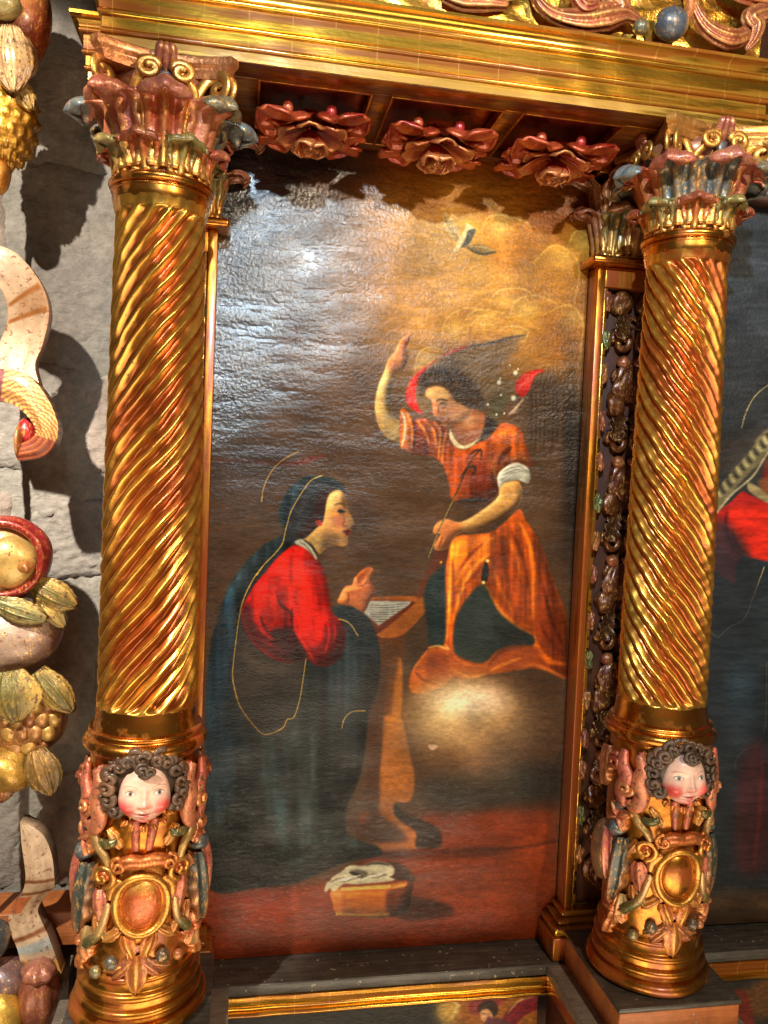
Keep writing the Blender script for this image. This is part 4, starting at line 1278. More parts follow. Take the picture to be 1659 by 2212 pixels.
ROSE_RED, ROSE_PINK, ROSE_ORANGE = (138, 22, 14), (172, 64, 40), (168, 60, 18)
for k, (cx, tone) in enumerate(zip([(0.126), (0.41), (0.694)], [0, 1, 2])):
    r0 = np.random.default_rng(40 + k)
    ca, cb = CX[k]
    base = sbox('coffer_back', ca, cb, CY0, CY1, ZS + 0.022, ZS + 0.030, M_COFFER)
    for sx in (-1, 1):                       # gilt fillets round the opening
        xx = ca if sx < 0 else cb
        sbox('fillet', min(xx, xx - sx * 0.006), max(xx, xx - sx * 0.006), CY0, CY1, ZS - 0.003, ZS + 0.021, M_PILASTER, bev=0.001)
    sbox('fillet', ca + 0.0065, cb - 0.0065, CY0 + 0.0, CY0 + 0.006, ZS - 0.003, ZS + 0.021, M_PILASTER, bev=0.001)
    cyc = 1.845
    ros = bpy.data.objects.new('rosette', None)
    C.objects.link(ros)
    ros.parent = sof
    ros.location = W(cx, cyc - 0.030, ZS + 0.02) - ls
    ros.scale = (1.24, 1.20, 1.04)
    ros['label'] = ['orange-red carved rose on leaves in a coffer', 'pale pink and gold carved rose on leaves in a coffer', 'deep red carved rose on leaves in a coffer'][k]
    pal = [[ROSE_ORANGE, ROSE_RED, ROSE_PINK], [ROSE_PINK, ROSE_PINK, ROSE_RED], [ROSE_RED, ROSE_RED, ROSE_PINK]][k]
    # everything below grows downwards: build with +z up then flip
    def down(V, dx=0, dy=0, dz=0):
        return np.stack([V[:, 0] + dx, -V[:, 1] + dy, -V[:, 2] + dz], -1)
    for ring, (nP, L, w, til, cup, rad, zz) in enumerate([(6, 0.060, 0.032, 0.22, 0.010, 0.012, 0.046), (5, 0.048, 0.028, 0.75, 0.014, 0.007, 0.056), (4, 0.036, 0.021, 1.15, 0.013, 0.003, 0.062), (3, 0.020, 0.012, 1.35, 0.008, 0.000, 0.068)]):
        for j in range(nP):
            V, F = petal(L * r0.uniform(.92, 1.08), w, cup, 0.012, ripple=0.0008)
            V = tilt_x(V, til + r0.uniform(-.1, .1))
            V[:, 1] += rad
            V = rot_z(V, 2 * PI * (j + 0.5 * ring + r0.uniform(-.1, .1)) / nP)
            V[:, 2] += zz
            c = np.array(pc(pal[(ring + j) % 3], 0.45))
            tipm = np.clip((np.tile(np.linspace(0, 1, 12), 11) - 0.55) * 2.4, 0, 1)[:, None]
            col = c * (1 - tipm * 0.5) + np.array(pc((230, 166, 96), 0.7)) * tipm * 0.5
            solid(make('petal', down(V, 0, -0.005, -0.012), F, M_ROSE, ros, col), 0.004, 0)
    V, F = ellipsoid((0, 0, 0), (0.008, 0.008, 0.009), 12, 8, 0.1, k)
    make('rose_heart', down(V, 0, -0.005, -0.084), F, M_POLY, ros, pc((220, 170, 70), 0.8))
    for j in range(8):                        # leaves pushed into the corners and along the sides
        a = [0.72, PI - 0.72, PI + 0.72, -0.72, 0.15, PI - 0.15, PI + 0.15, -0.15][j]
        big = j < 4
        L, w = (0.128, 0.046) if big else (0.105, 0.036)
        V, F = petal(L, w, 0.012, 0.020, 17, 18)
        U = V[:, 0].copy()
        vv = V[:, 1] / L
        V[:, 0] *= 1 + 0.22 * np.sin(vv * 17 + 1)
        V[:, 2] += 0.006 * np.cos(U / w * 7) + 0.014 * np.sin(np.clip(vv, 0, 1) * PI)
        V = tilt_x(V, 0.16)
        V = rot_z(V, a - PI / 2)
        V[:, 0] = np.clip(V[:, 0], ca - cx + 0.012, cb - cx - 0.012)
        V[:, 1] = np.clip(V[:, 1], -0.098, 0.098)
        V[:, 2] += 0.026 + 0.004 * (j % 2)
        c1, c2 = np.array(pc(pal[(j + 1) % 3], 0.4)), np.array(pc((196, 96, 36), 0.7))
        m = np.clip(0.5 + 0.5 * np.cos(U / w * 7), 0, 1)[:, None] * 0.45
        solid(make('leaf', down(V), F, M_ROSE, ros, c1 * (1 - m) + c2 * m), 0.005, 0)
    for j, (dx, dy) in enumerate(((-0.045, -0.062), (0.03, -0.066), (-0.02, 0.075), (0.05, 0.07))):
        V, F = ellipsoid((0, 0, 0), (0.010, 0.010, 0.014), 14, 10)
        make('bud', down(V, dx, dy * 0.8, -0.044), F, M_POLY, ros, pc((150, 34, 34) if j % 2 else (196, 90, 60), 0.35))

# architrave of the bay set back on the side of the wall and of the neighbouring bay
wa = thing('architrave', 'short gilded architrave end set back beside the rough stone wall', 'architrave', W(-0.33, 1.93, 0.88))
V, F = moulding(PROFILE, -0.372, -0.26, 1.95, 0.868, 14, 2.15, None)
edge_split(make('moulding', V + OFF - np.array(wa.location), F, M_CORNICE, wa))
V, F = box(-0.372, -0.29, 1.952, 2.14, 0.868, 0.99)
make('core', V + OFF - np.array(wa.location), F, M_DARKWOOD, wa, smooth=False)
na = thing('architrave', 'gilded and red architrave set back above the dark neighbouring painting', 'architrave', W(1.4, 1.9, 0.80))
ln_ = np.array(na.location)
V, F = moulding(PROFILE, 1.105, 1.9, 1.87, 0.86, 40, None, None)
edge_split(make('moulding', V + OFF - ln_, F, M_CORNICE, na))
V, F = box(1.108, 1.9, 1.885, 2.0, 0.80, 0.862)
make('red_board', V + OFF - ln_, F, M_SOFFIT, na, smooth=False)
for k in range(7):
    V, F = ellipsoid((1.175 + k * 0.055, 1.884, 0.846), (0.024, 0.008, 0.022), 16, 10)
    make('scallop', V + OFF - ln_, F, M_POLY, na, pc((160, 52, 28), 0.3) if k % 2 else pc((206, 120, 50), 0.7))
V, F = box(1.12, 1.9, 1.93, 2.0, 0.765, 0.799)
make('head_rail', V + OFF - ln_, F, M_DARKWOOD, na, smooth=False)

# carved frieze standing on the architrave
fz = thing('carved_frieze', 'gilded frieze with red acanthus scrolls and dark round fruit above the architrave', 'frieze', W(XC, 1.66, 0.932))
lf = np.array(fz.location)
nxg, nzg = 160, 40
gx, gz = np.meshgrid(np.linspace(-0.28, 1.10, nxg), np.linspace(0.9325, 1.20, nzg), indexing='ij')
gy = 1.655 + 0.003 * np.sin(gx * 60 + 3 * np.sin(gz * 40)) * np.sin(gz * 70)
make('gold_ground', np.stack([gx, gy, gz], -1).reshape(-1, 3) + OFF - lf, quads(nxg, nzg), M_FRIEZE, fz)
V, F = box(-0.28, 1.10, 1.662, 1.985, 0.9335, 1.20)
make('frieze_core', V + OFF - lf, F, M_DARKWOOD, fz, smooth=False)


def fpt(px, py, d):
    return at_y(px, py, d)


def fsweep(name, pts, ra, rb, col, depth=1.625, mat=None, seg=12, n=40, tilt=0.0):
    P = np.array([fpt(x, y, depth + (q[0] if q else 0)) for x, y, *q in pts])
    P = catmull(P, n)
    t = np.linspace(0, 1, n)
    a = np.interp(t, np.linspace(0, 1, len(ra)), ra)
    b = np.interp(t, np.linspace(0, 1, len(rb)), rb)
    V, F = sweep(P, a, b, 40, up=(0, -1, 0.1), flute=7 if 'acanthus' in name else 0, amp=0.15)
    g_ = np.tile(np.clip(np.cos(7 * np.linspace(0, 2 * PI, 40, endpoint=False)) * 1.5 - .4, 0, 1), n + 2)[:, None] * (0.55 if 'acanthus' in name else 0)
    col = np.asarray(col) * (1 - g_) + np.array(pc((214, 150, 84), .7)) * g_
    return make(name, V + OFF - lf, F, mat or M_POLY, fz, col)


TER, ROSEW = pc((150, 74, 42), 0.4), pc((176, 100, 60), 0.45)
fsweep('acanthus_scroll', [(1150, -30), (1168, 12), (1205, 36), (1262, 42), (1310, 34), (1350, 30), (1383, 46)], [.006, .012, .014, .016, .018, .014, .006], [.006, .010, .014, .024, .028, .018, .006], TER)
fsweep('acanthus_scroll', [(1258, -40), (1248, -8), (1262, 14), (1284, 10), (1288, -10)], [.012, .013, .012, .009, .004], [.014, .014, .013, .01, .004], pc((150, 58, 44), .35), 1.615)
fsweep('acanthus_leaf', [(1300, -40), (1325, -8), (1340, 18), (1320, 36)], [.01, .014, .014, .006], [.02, .026, .022, .008], ROSEW, 1.625)
fsweep('acanthus_leaf', [(960, -18), (1000, -4), (1050, 0), (1095, 8)], [.012, .016, .016, .010], [.02, .024, .022, .012], ROSEW, 1.64)
fsweep('acanthus_leaf', [(1010, -30), (1060, -20), (1120, -14)], [.012, .016, .008], [.02, .02, .01], pc((120, 124, 120), .2), 1.63)
fsweep('stem', [(1482, -60), (1490, -20), (1490, 20), (1478, 44)], [.010, .011, .011, .010], [.010, .011, .011, .01], pc((190, 110, 60), .5), 1.612)
fsweep('acanthus_horn', [(1494, -30), (1502, 20), (1528, 62), (1572, 84), (1606, 78), (1600, 60)], [.005, .010, .015, .018, .014, .005], [.006, .011, .016, .020, .015, .006], TER, 1.612)
fsweep('acanthus_horn', [(1612, 108), (1628, 84), (1634, 56), (1622, 40), (1640, 30), (1690, 20)], [.004, .010, .013, .014, .014, .012], [.004, .012, .018, .02, .02, .016], pc((140, 74, 48), .3), 1.61)
fsweep('acanthus_horn', [(1560, -40), (1600, -18), (1660, -4), (1720, 10)], [.01, .016, .018, .016], [.012, .02, .022, .02], pc((156, 70, 46), .3), 1.61)
for k, (x, y, r, d) in enumerate(((1450, 52, 0.036, 1.612), (1385, 58, 0.017, 1.615))):
    p = fpt(x, y, d)
    V, F = ellipsoid(p, (r * 1.02, r * 0.9, r * 0.93), 28, 18, 0.02, k)
    c = np.tile(pc((74, 78, 84) if k == 0 else (92, 84, 60), 0.12), (len(V), 1))
    g = np.clip((V[:, 0] - p[0]) / r * 2.2 - 1.1, 0, 1)[:, None]
    c = c * (1 - g) + np.array(pc((206, 160, 84), .6)) * g
    make('fruit', V + OFF - lf, F, M_POLY, fz, c)


# ------------------------------------------------------------------ pilasters
def pilaster(mirror, label):
    """built for the far pilaster, X measured from the inner edge, mirrored for the other"""
    sx = -1 if mirror else 1
    x_in = -0.073 if mirror else 0.875
    z0, z1 = -1.12, 0.555
    wid = 0.175 if mirror else 0.243
    root = thing('pilaster', label, 'pilaster', W(x_in, 1.97, -1.232))
    lr = np.array(root.location)

    def bx(name, a, b, y0, y1, zz0, zz1, mat, bev=0.002):
        xa, xb = sorted((x_in + sx * a, x_in + sx * b))
        V, F = box(xa, xb, y0, y1, zz0, zz1)
        o = make(name, V + OFF - lr, F, mat, root, smooth=False)
        m = o.modifiers.new('b', 'BEVEL')
        m.width = bev
        m.segments = 3
        return o
    bx('stile', 0, 0.021, 1.94, 2.0, z0, z1, M_PILASTER)
    bx('stile', wid - 0.021, wid, 1.94, 2.0, z0, z1, M_PILASTER)
    bx('head', 0.0212, wid - 0.0212, 1.9405, 2.0, z1 - 0.05, z1, M_PILASTER)
    bx('inner_moulding', 0.0213, 0.034, 1.946, 1.996, z0, z1 - 0.0502, M_CORNICE, 0.004)
    bx('inner_moulding', wid - 0.034, wid - 0.0213, 1.946, 1.996, z0, z1 - 0.0502, M_CORNICE, 0.004)
    bx('sunk_panel', 0.0342, wid - 0.0342, 1.972, 1.998, z0, z1 - 0.0503, M_DARKPANEL)
    bx('plinth_foot', -0.046, wid + 0.046, 1.893, 2.0, -1.2315, -1.172, M_PILASTER, 0.003)
    for (e, yy, a, b) in ((0.040, 1.900, -1.1715, -1.150), (0.026, 1.914, -1.1495, -1.136), (0.012, 1.928, -1.1355, -1.1205)):
        bx('base_moulding', -e, wid + e, yy, 1.9995, a, b, M_CORNICE, 0.006)
    # carved drop of leaves, husks, fruit and beads down the sunk panel
    g = np.random.default_rng(3 + mirror)
    z = z1 - 0.085
    k = 0
    mid = 0.085 if mirror else 0.112
    while z > z0 + 0.05:
        t = k % 5
        cz = z
        tone = [(104, 52, 18), (82, 42, 16), (110, 56, 20), (80, 52, 18), (96, 44, 16)][k % 5]
        if t == 0:
            for s2 in (-1, 1):
                V, F = ellipsoid((x_in + sx * (mid + s2 * 0.036), 1.956, cz), (0.028, 0.016, 0.032), 24, 16, 0.25, k + s2 + 2, 5)
                make('fruit', V + OFF - lr, F, M_POLY, root, pc(tone, .5))
            z -= 0.046
        elif t == 1:
            for s2 in (-1, 1):
                V, F = petal(0.085, 0.030, 0.008, 0.02, 15, 16)
                V[:, 0] *= 1 + .3 * np.sin(V[:, 1] * 260)
                V = tilt_x(V, 0.25)
                V = rot_z(V, -s2 * 0.55)
                V = np.stack([V[:, 0], -V[:, 2], -V[:, 1]], -1)
                V += (x_in + sx * (mid + s2 * 0.012), 1.962, cz + 0.02)
                solid(make('leaf', V + OFF - lr, F, M_POLY, root, pc(tone, .5)), 0.006, 0)
            z -= 0.052
        elif t == 2:
            for s2 in (-1, 1):
                th = np.linspace(0, 1.5 * 2 * PI, 44)
                rr = np.linspace(0.032, 0.006, 44)
                P = np.stack([x_in + sx * (mid + s2 * (0.03 + rr * np.cos(th) * 0.8)), 1.955 - 0.006 * th / 9, cz + rr * np.sin(th)], -1)
                V, F = sweep(P, np.linspace(.011, .006, 44), np.linspace(.012, .007, 44), 9)
                make('scroll', V + OFF - lr, F, M_POLY, root, pc(tone, .5))
            z -= 0.052
        elif t == 3:
            for s2 in (-1, 1):
                V, F = ellipsoid((x_in + sx * (mid + s2 * 0.022), 1.955, cz), (0.018, 0.014, 0.017), 14, 10, .15, k)
                make('bead', V + OFF - lr, F, M_POLY, root, pc((150, 76, 40), .35))
            z -= 0.034
        else:
            V, F = ellipsoid((x_in + sx * mid, 1.956, cz - 0.02), (0.05, 0.02, 0.05), 40, 18, 0.2, k, 9)
            make('husk', V + OFF - lr, F, M_POLY, root, pc(tone, .5))
            z -= 0.075
        # little polychrome edge flowers climbing the moulding
        if k % 2 == 0:
            V, F = ellipsoid((x_in + sx * 0.034, 1.944, cz), (0.009, 0.010, 0.024), 20, 16, 0.5, k, 4)
            make('edge_flower', V + OFF - lr, F, M_POLY, root, pc([(160, 90, 60), (110, 110, 62), (176, 110, 60), (150, 80, 58)][(k // 2) % 4], .45))
        k += 1
    # capital: necking, leaves and scrolls
    bx('necking', -0.028, wid + 0.01, 1.905, 2.0, z1 + 0.001, z1 + 0.022, M_RING, 0.008)
    bx('capital_core', 0.0, wid, 1.93, 2.0, z1 + 0.0222, ZS - 0.03, M_DARKPANEL)
    bx('capital_abacus', -0.03, wid + 0.01, 1.895, 1.999, ZS - 0.0295, ZS - 0.002, M_RING, 0.004)
    for row, (n, h, w, zz) in enumerate(((4, 0.10, 0.036, z1 + 0.022), (5, 0.16, 0.034, z1 + 0.03))):
        for j in range(n):
            V, F = acanthus(h, w, 0.02, 2.3)
            V[:, 1] *= -1
            V += (x_in + sx * (wid * (j + 0.5) / n), 1.928, zz)
            c = [(92, 84, 50), (140, 70, 46), (100, 90, 60), (128, 60, 44)][(j + row) % 4]
            solid(make('leaf', V + OFF - lr, F, M_POLY, root, leaf_col(V, zz, h, c, (150, 96, 70))), 0.005, 0)
    # leaves turned towards the painting on the reveal side
    for row, (h, zz) in enumerate(((0.10, z1 + 0.022), (0.16, z1 + 0.03))):
        for j in range(2):
            V, F = acanthus(h, 0.026, 0.014, 2.3)
            V = np.stack([-sx * V[:, 1], V[:, 0], V[:, 2]], -1)
            V += (x_in + sx * 0.002, 1.95 + 0.028 * j, zz)
            solid(make('leaf', V + OFF - lr, F, M_POLY, root, leaf_col(V, zz, h, (128, 70, 44), (150, 90, 66))), 0.004, 0)
    return root


def acanthus(h, w, out, curl, nu=23, nv=30, lobes=4.5, vc=0.58, rib=1.0):
    """acanthus leaf standing on the origin: x across, +y outwards, z up; tip rolls over"""
    v = np.linspace(0, 1, nv)
    u = np.linspace(-1, 1, nu)
    th0 = math.atan2(2.0 * out, h)
    th = np.where(v < vc, th0 * v / vc, th0 + curl * (v - vc) / (1 - vc))
    Ls = h / vc / max(0.6, math.cos(th0 * .5))
    ds = Ls / (nv - 1)
    y = np.concatenate([[0], np.cumsum(np.sin(0.5 * (th[1:] + th[:-1])) * ds)])
    z = np.concatenate([[0], np.cumsum(np.cos(0.5 * (th[1:] + th[:-1])) * ds)])
    wd = w * (0.62 + 0.46 * np.minimum(v / vc, 1) ** 0.8)
    wd *= np.where(v > 0.88, np.sqrt(np.clip(1 - ((v - 0.88) / 0.125) ** 2, 0.03, 1)), 1)
    U, Vv = np.meshgrid(u, v, indexing='ij')
    ed = np.abs(U) ** 3
    WD = wd[None, :] * (1 - 0.24 * ed * (0.5 + 0.5 * np.cos(2 * PI * lobes * Vv)) * (Vv > 0.08) * (Vv < 0.66))
    n = 0.12 * w * rib * np.cos(U * PI * 2.6) + 0.20 * w * rib * np.exp(-(U / 0.13) ** 2) - 0.26 * w * U * U
    n = n * (0.35 + 0.65 * np.minimum(1, Vv * 2)) + 0.10 * w * ed * np.cos(2 * PI * lobes * Vv) * (Vv < 0.6)
    hood = np.clip((Vv - vc + 0.02) * 6, 0, 1)
    n = n * (1 - hood) + hood * (0.62 * w * U * U - 0.06 * w * np.cos(U * PI * 2.6))
    cy, sz = np.cos(th)[None, :], np.sin(th)[None, :]
    X = U * WD
    Y = y[None, :] + n * cy
    Z = z[None, :] - n * sz
    return np.stack([X, Y, Z], -1).reshape(-1, 3), quads(nu, nv)


def leaf_col(V, z0, h, body, tip, nu=23, nv=30):
    v = np.tile(np.linspace(0, 1, nv), nu)
    u = np.repeat(np.linspace(-1, 1, nu), nv)
    g, b, t = np.array(pc((214, 158, 78), .85)), np.array(pc(body, .22)), np.array(pc(tip, .22))
    a = np.clip((v - 0.06) / 0.26, 0, 1)[:, None] * (1 - 0.22 * np.clip(np.cos(u * PI * 2.6), 0, 1)[:, None] * (v < 0.6)[:, None])
    c = g * (1 - a) + b * a
    e = np.clip((v - 0.70) / 0.05, 0, 1)[:, None]
    return c * (1 - e) + t * e


M_DARKPANEL = wood_mat('sunk_panel_brown', (64, 30, 12), (90, 42, 16), 0.5, (20, 20, 3))
pilaster(False, 'gilded pilaster with a dark carved fruit drop, behind the column between two paintings')
pilaster(True, 'gilded pilaster behind the spiral column beside the stone wall')

# ------------------------------------------------------------------ retable boarding, ledges, plinths
beam('retable_back', -0.29, 2.1, 2.03, 2.06, -1.5, 1.6, M_DARKWOOD)
tag(bpy.data.objects['retable_back'], 'dark wooden boarding behind the altar paintings', 'back panel')
lb = beam('painting_ledge', -0.06, 0.875, 1.888, 2.028, -1.262, -1.2335, M_DARKBOARD, bevel=0.004)
tag(lb, 'black painted ledge board under the tall painting of the angel', 'ledge')
lb = beam('painting_ledge', 1.14, 1.9, 1.888, 2.028, -1.262, -1.2335, M_DARKBOARD, bevel=0.004)
tag(lb, 'black painted ledge board under the dark neighbouring painting', 'ledge')
RAIL = [(0.0, 0.0), (0.010, 0.001)] + arc((0.010, 0.006), 0.005, -1.4, 1.4) + [(0.010, 0.0125), (0.006, 0.014)] + arc((0.004, 0.021), 0.0065, -1.2, 1.3) + [(0.008, 0.0285), (0.010, 0.029), (0.011, 0.042), (0.014, 0.043), (0.014, 0.0475), (0.018, 0.0485), (0.018, 0.055), (0.0, 0.0555)]
for x0, x1, lab in ((0.014, 0.806, 'rubbed gold picture moulding between the two column pedestals'), (1.192, 1.9, 'rubbed gold picture moulding under the dark neighbouring painting')):
    V, F = moulding(RAIL, x0, x1, 1.904, -1.3185, 70)
    o = edge_split(make('gold_moulding', V + OFF, F, M_CORNICE2 if 'M_CORNICE2' in globals() else M_CORNICE))
    tag(o, lab, 'moulding')
for cx, lab in ((-0.181, 'column pedestal of dark and orange boards beside the stone wall'), (1.002, 'column pedestal of grey board and orange block between the two paintings')):
    root = thing('pedestal', lab, 'pedestal', W(cx, 1.72, -1.5))
    beam('top_board', cx - 0.192, cx + 0.192, 1.50, 1.8875, -1.262, -1.234, M_GREYBOARD, root, 0.005)
    beam('plinth_block', cx - 0.142, cx + 0.150, 1.59, 1.89, -1.2335, -1.1625, M_ORANGEWOOD, root, 0.003)
    beam('plinth_cap', cx - 0.146, cx + 0.154, 1.586, 1.894, -1.162, -1.1505, M_DARKBOARD, root, 0.003)
    beam('side_panel', cx - 0.182, cx + 0.182, 1.512, 1.90, -1.5, -1.2625, M_DARKPANEL, root, 0.004)
    beam('edge_strip', cx - 0.187, cx - 0.1825, 1.52, 1.89, -1.30, -1.2626, M_PILASTER, root, 0.001)
    beam('edge_strip', cx + 0.1825, cx + 0.187, 1.52, 1.89, -1.30, -1.2626, M_PILASTER, root, 0.001)

# ------------------------------------------------------------------ stone wall with its own blocks
def stone_mat(name, c1, c2, sc):
    m, nt, b = nodes_of(name)
    n1 = noise(nt, coords(nt), sc, 6, 0.65)
    n2 = noise(nt, coords(nt), 60, 5, 0.65)
    n3 = noise(nt, coords(nt, (1, 1, 2), rot=(0, 0.7, 0)), 26, 5, 0.6, 0.8)
    c = mix(nt, ramp(nt, n1, [(0.3, 0.0), (0.7, 1.0)]), lin(c1), lin(c2))
    c = mix(nt, 1.0, c, ramp(nt, n2, [(0.25, 0.72), (0.75, 1.22)]), 'MULTIPLY')
    nt.links.new(c, b.inputs['Base Color'])
    b.inputs['Roughness'].default_value = 0.9
    b.inputs['Specular IOR Level'].default_value = 0.2
    bump(nt, b, math_n(nt, 'ADD', math_n(nt, 'MULTIPLY', n3, 1.2), math_n(nt, 'MULTIPLY', n2, 0.5)), 0.35, 0.02)
    return m


M_STONE = [stone_mat('granite_pinkish', (164, 148, 136), (132, 120, 110), 7), stone_mat('granite_grey', (150, 142, 132), (120, 114, 108), 9)]
M_MORTAR = stone_mat('grey_mortar', (152, 146, 136), (126, 121, 112), 12)
wall = thing('stone_wall', 'rough granite block wall with wide grey mortar joints beside the altarpiece', 'wall', W(-0.6, 2.3, -1.6))
wall['kind'] = 'structure'
del wall['category']
lw = np.array(wall.location)
nx_, nz_ = 60, 150
gx, gz = np.meshgrid(np.linspace(-1.2, -0.05, nx_), np.linspace(-1.6, 1.35, nz_), indexing='ij')
gy = 2.168 + 0.006 * np.sin(gx * 21 + gz * 9) * np.sin(gz * 17) + 0.003 * rng.normal(size=gx.shape)
make('mortar', np.stack([gx, gy, gz], -1).reshape(-1, 3) + OFF - lw, quads(nx_, nz_), M_MORTAR, wall)
rows = [(1.35, 0.78), (0.745, 0.30), (0.245, -0.02), (-0.085, -0.30), (-0.36, -0.74), (-0.79, -1.12), (-1.16, -1.6)]
offs = [-0.30, -0.16, -0.33, -0.18, -0.30, -0.14, -0.33]
si = 0
for (zt, zb), xo in zip(rows, offs):
    x = xo + 0.34
    while x > -1.2:
        wdt = rng.uniform(0.26, 0.42)
        xa, xb = x - wdt, x - 0.03
        if xa < -0.05 and xb > -1.2:
            a, b = 34, 34
            gu, gv = np.meshgrid(np.linspace(0, 1, a), np.linspace(0, 1, b), indexing='ij')
            g = np.random.default_rng(100 + si)
            ph = g.uniform(0, 6, 6)
            # uneven outline
            ex = 0.010 * np.sin(gv * 5 + ph[0]) + 0.004 * np.sin(gv * 15 + ph[1])
            ez = 0.010 * np.sin(gu * 5 + ph[2]) + 0.004 * np.sin(gu * 16 + ph[3])
            X = xa + (xb - xa) * gu + ex * (2 * gu - 1)
            Z = zb + (zt - zb) * gv + ez * (2 * gv - 1)
            rim = np.minimum(np.minimum(gu, 1 - gu) * (xb - xa), np.minimum(gv, 1 - gv) * (zt - zb))
            hgt = 0.016 * (1 - np.exp(-rim / 0.010)) + 0.003 * np.sin(gu * 6 + ph[4]) * np.sin(gv * 5 + ph[5]) + 0.0025 * g.normal(size=gu.shape)
            Y = 2.176 - hgt
            make('stone', np.stack([X, Y, Z], -1).reshape(-1, 3) + OFF - lw, quads(a, b), M_STONE[si % 2], wall)
        si += 1
        x -= wdt
# boards against the foot of the wall
bo = beam('wooden_rail', -0.95, -0.30, 2.03, 2.14, -1.192, -1.106, M_ORANGEWOOD, bevel=0.003)
tag(bo, 'orange wooden rail running along the stone wall behind the garland', 'rail')
bo = beam('wooden_shelf', -0.95, -0.375, 1.96, 2.16, -1.262, -1.236, M_GREYBOARD, bevel=0.004)
tag(bo, 'dusty grey shelf board below the orange rail', 'shelf')
bo = beam('lower_panel', -0.95, -0.376, 2.02, 2.05, -1.6, -1.263, M_DARKPANEL, bevel=0.003)
tag(bo, 'dark brown panel under the dusty shelf by the wall', 'panel')
# ------------------------------------------------------------------ spiral columns
RD = 0.112                      # radius of the carved drum


def wrap(P, R=RD):
    """(s along the surface, z, h outwards) -> local column coordinates, s = 0 faces the room"""
    a = P[:, 0] / R
    r = R + P[:, 2]
    return np.stack([r * np.sin(a), -r * np.cos(a), P[:, 1]], -1)


def S(dx):
    return RD * math.asin(max(-0.985, min(0.985, dx / RD)))


KPX = 1.793e-4
ZB = -1.15                      # column foot


def A1(x, y):
    return S((x - 790) * KPX), -0.648 - (y - 905) * KPX - ZB


def A2(x, y):
    return S((x - 775) * KPX), -0.877 - (y - 690) * KPX - ZB


def rtube(pts, ra, rb, h, n=30, seg=10):
    """tube in relief space; pts are (s, z) or (s, z, h)"""
    P = np.array([(p[0], p[1], (p[2] if len(p) > 2 else h)) for p in pts], float)
    P = catmull(P, n)
    t = np.linspace(0, 1, n)
    ra = np.interp(t, np.linspace(0, 1, len(ra)), ra)
    rb = np.interp(t, np.linspace(0, 1, len(rb)), rb)
    V, F = sweep(P, ra, rb, seg, up=(0, 0, 1))
    return wrap(V), F


def rspiral(s, z, r0, r1, turns, a0, tube, h, mirror=1, n=40):
    t = np.linspace(0, 1, n)
    a = a0 + mirror * 2 * PI * turns * t
    r = r0 + (r1 - r0) * t
    P = np.stack([s + r * np.cos(a), z + r * np.sin(a), h + 0.012 * t], -1)
    V, F = sweep(P, tube * (1 - 0.35 * t), tube * (1 - 0.35 * t), 9, up=(0, 0, 1))
    return wrap(V), F


def rdome(s, z, a, b, hh, h0=0.0, nu=26, nv=14, lump=0.0, seed=0, lobes=0):
    V, F = ellipsoid((s, z, h0), (a, b, hh), nu, nv, lump, seed, lobes)
    return wrap(V), F


def rleaf(s, z, ang, L, w, hh, lobes=3.5, nu=19, nv=22, h0=0.0):
    """leaf lying on the drum, growing from (s,z) along ang (0 = up), with lobed rim and rounded body"""
    u, v = np.meshgrid(np.linspace(-1, 1, nu), np.linspace(0, 1, nv), indexing='ij')
    wd = w * np.sqrt(np.clip(np.sin(PI * (0.10 + 0.88 * v)), 0.0, 1)) * (1 - 0.30 * np.abs(u) ** 3 * (0.5 + 0.5 * np.cos(2 * PI * lobes * v)))
    x = u * wd
    y = L * v
    h = h0 + hh * np.sqrt(np.clip(1 - u * u, 0, 1)) * np.sqrt(np.clip(np.sin(PI * (0.12 + 0.80 * v)), 0, 1)) + 0.18 * hh * np.cos(u * PI * 2.4) * (1 - u * u)
    h = h + 0.5 * hh * np.clip(v - 0.6, 0, 1) * (1 - u * u) - 0.004 * np.abs(u) ** 4
    ca, sa = math.cos(ang), math.sin(ang)
    P = np.stack([s + x * ca - y * sa, z + x * sa + y * ca, h], -1).reshape(-1, 3)
    return wrap(P), quads(nu, nv), u.ravel(), v.ravel()


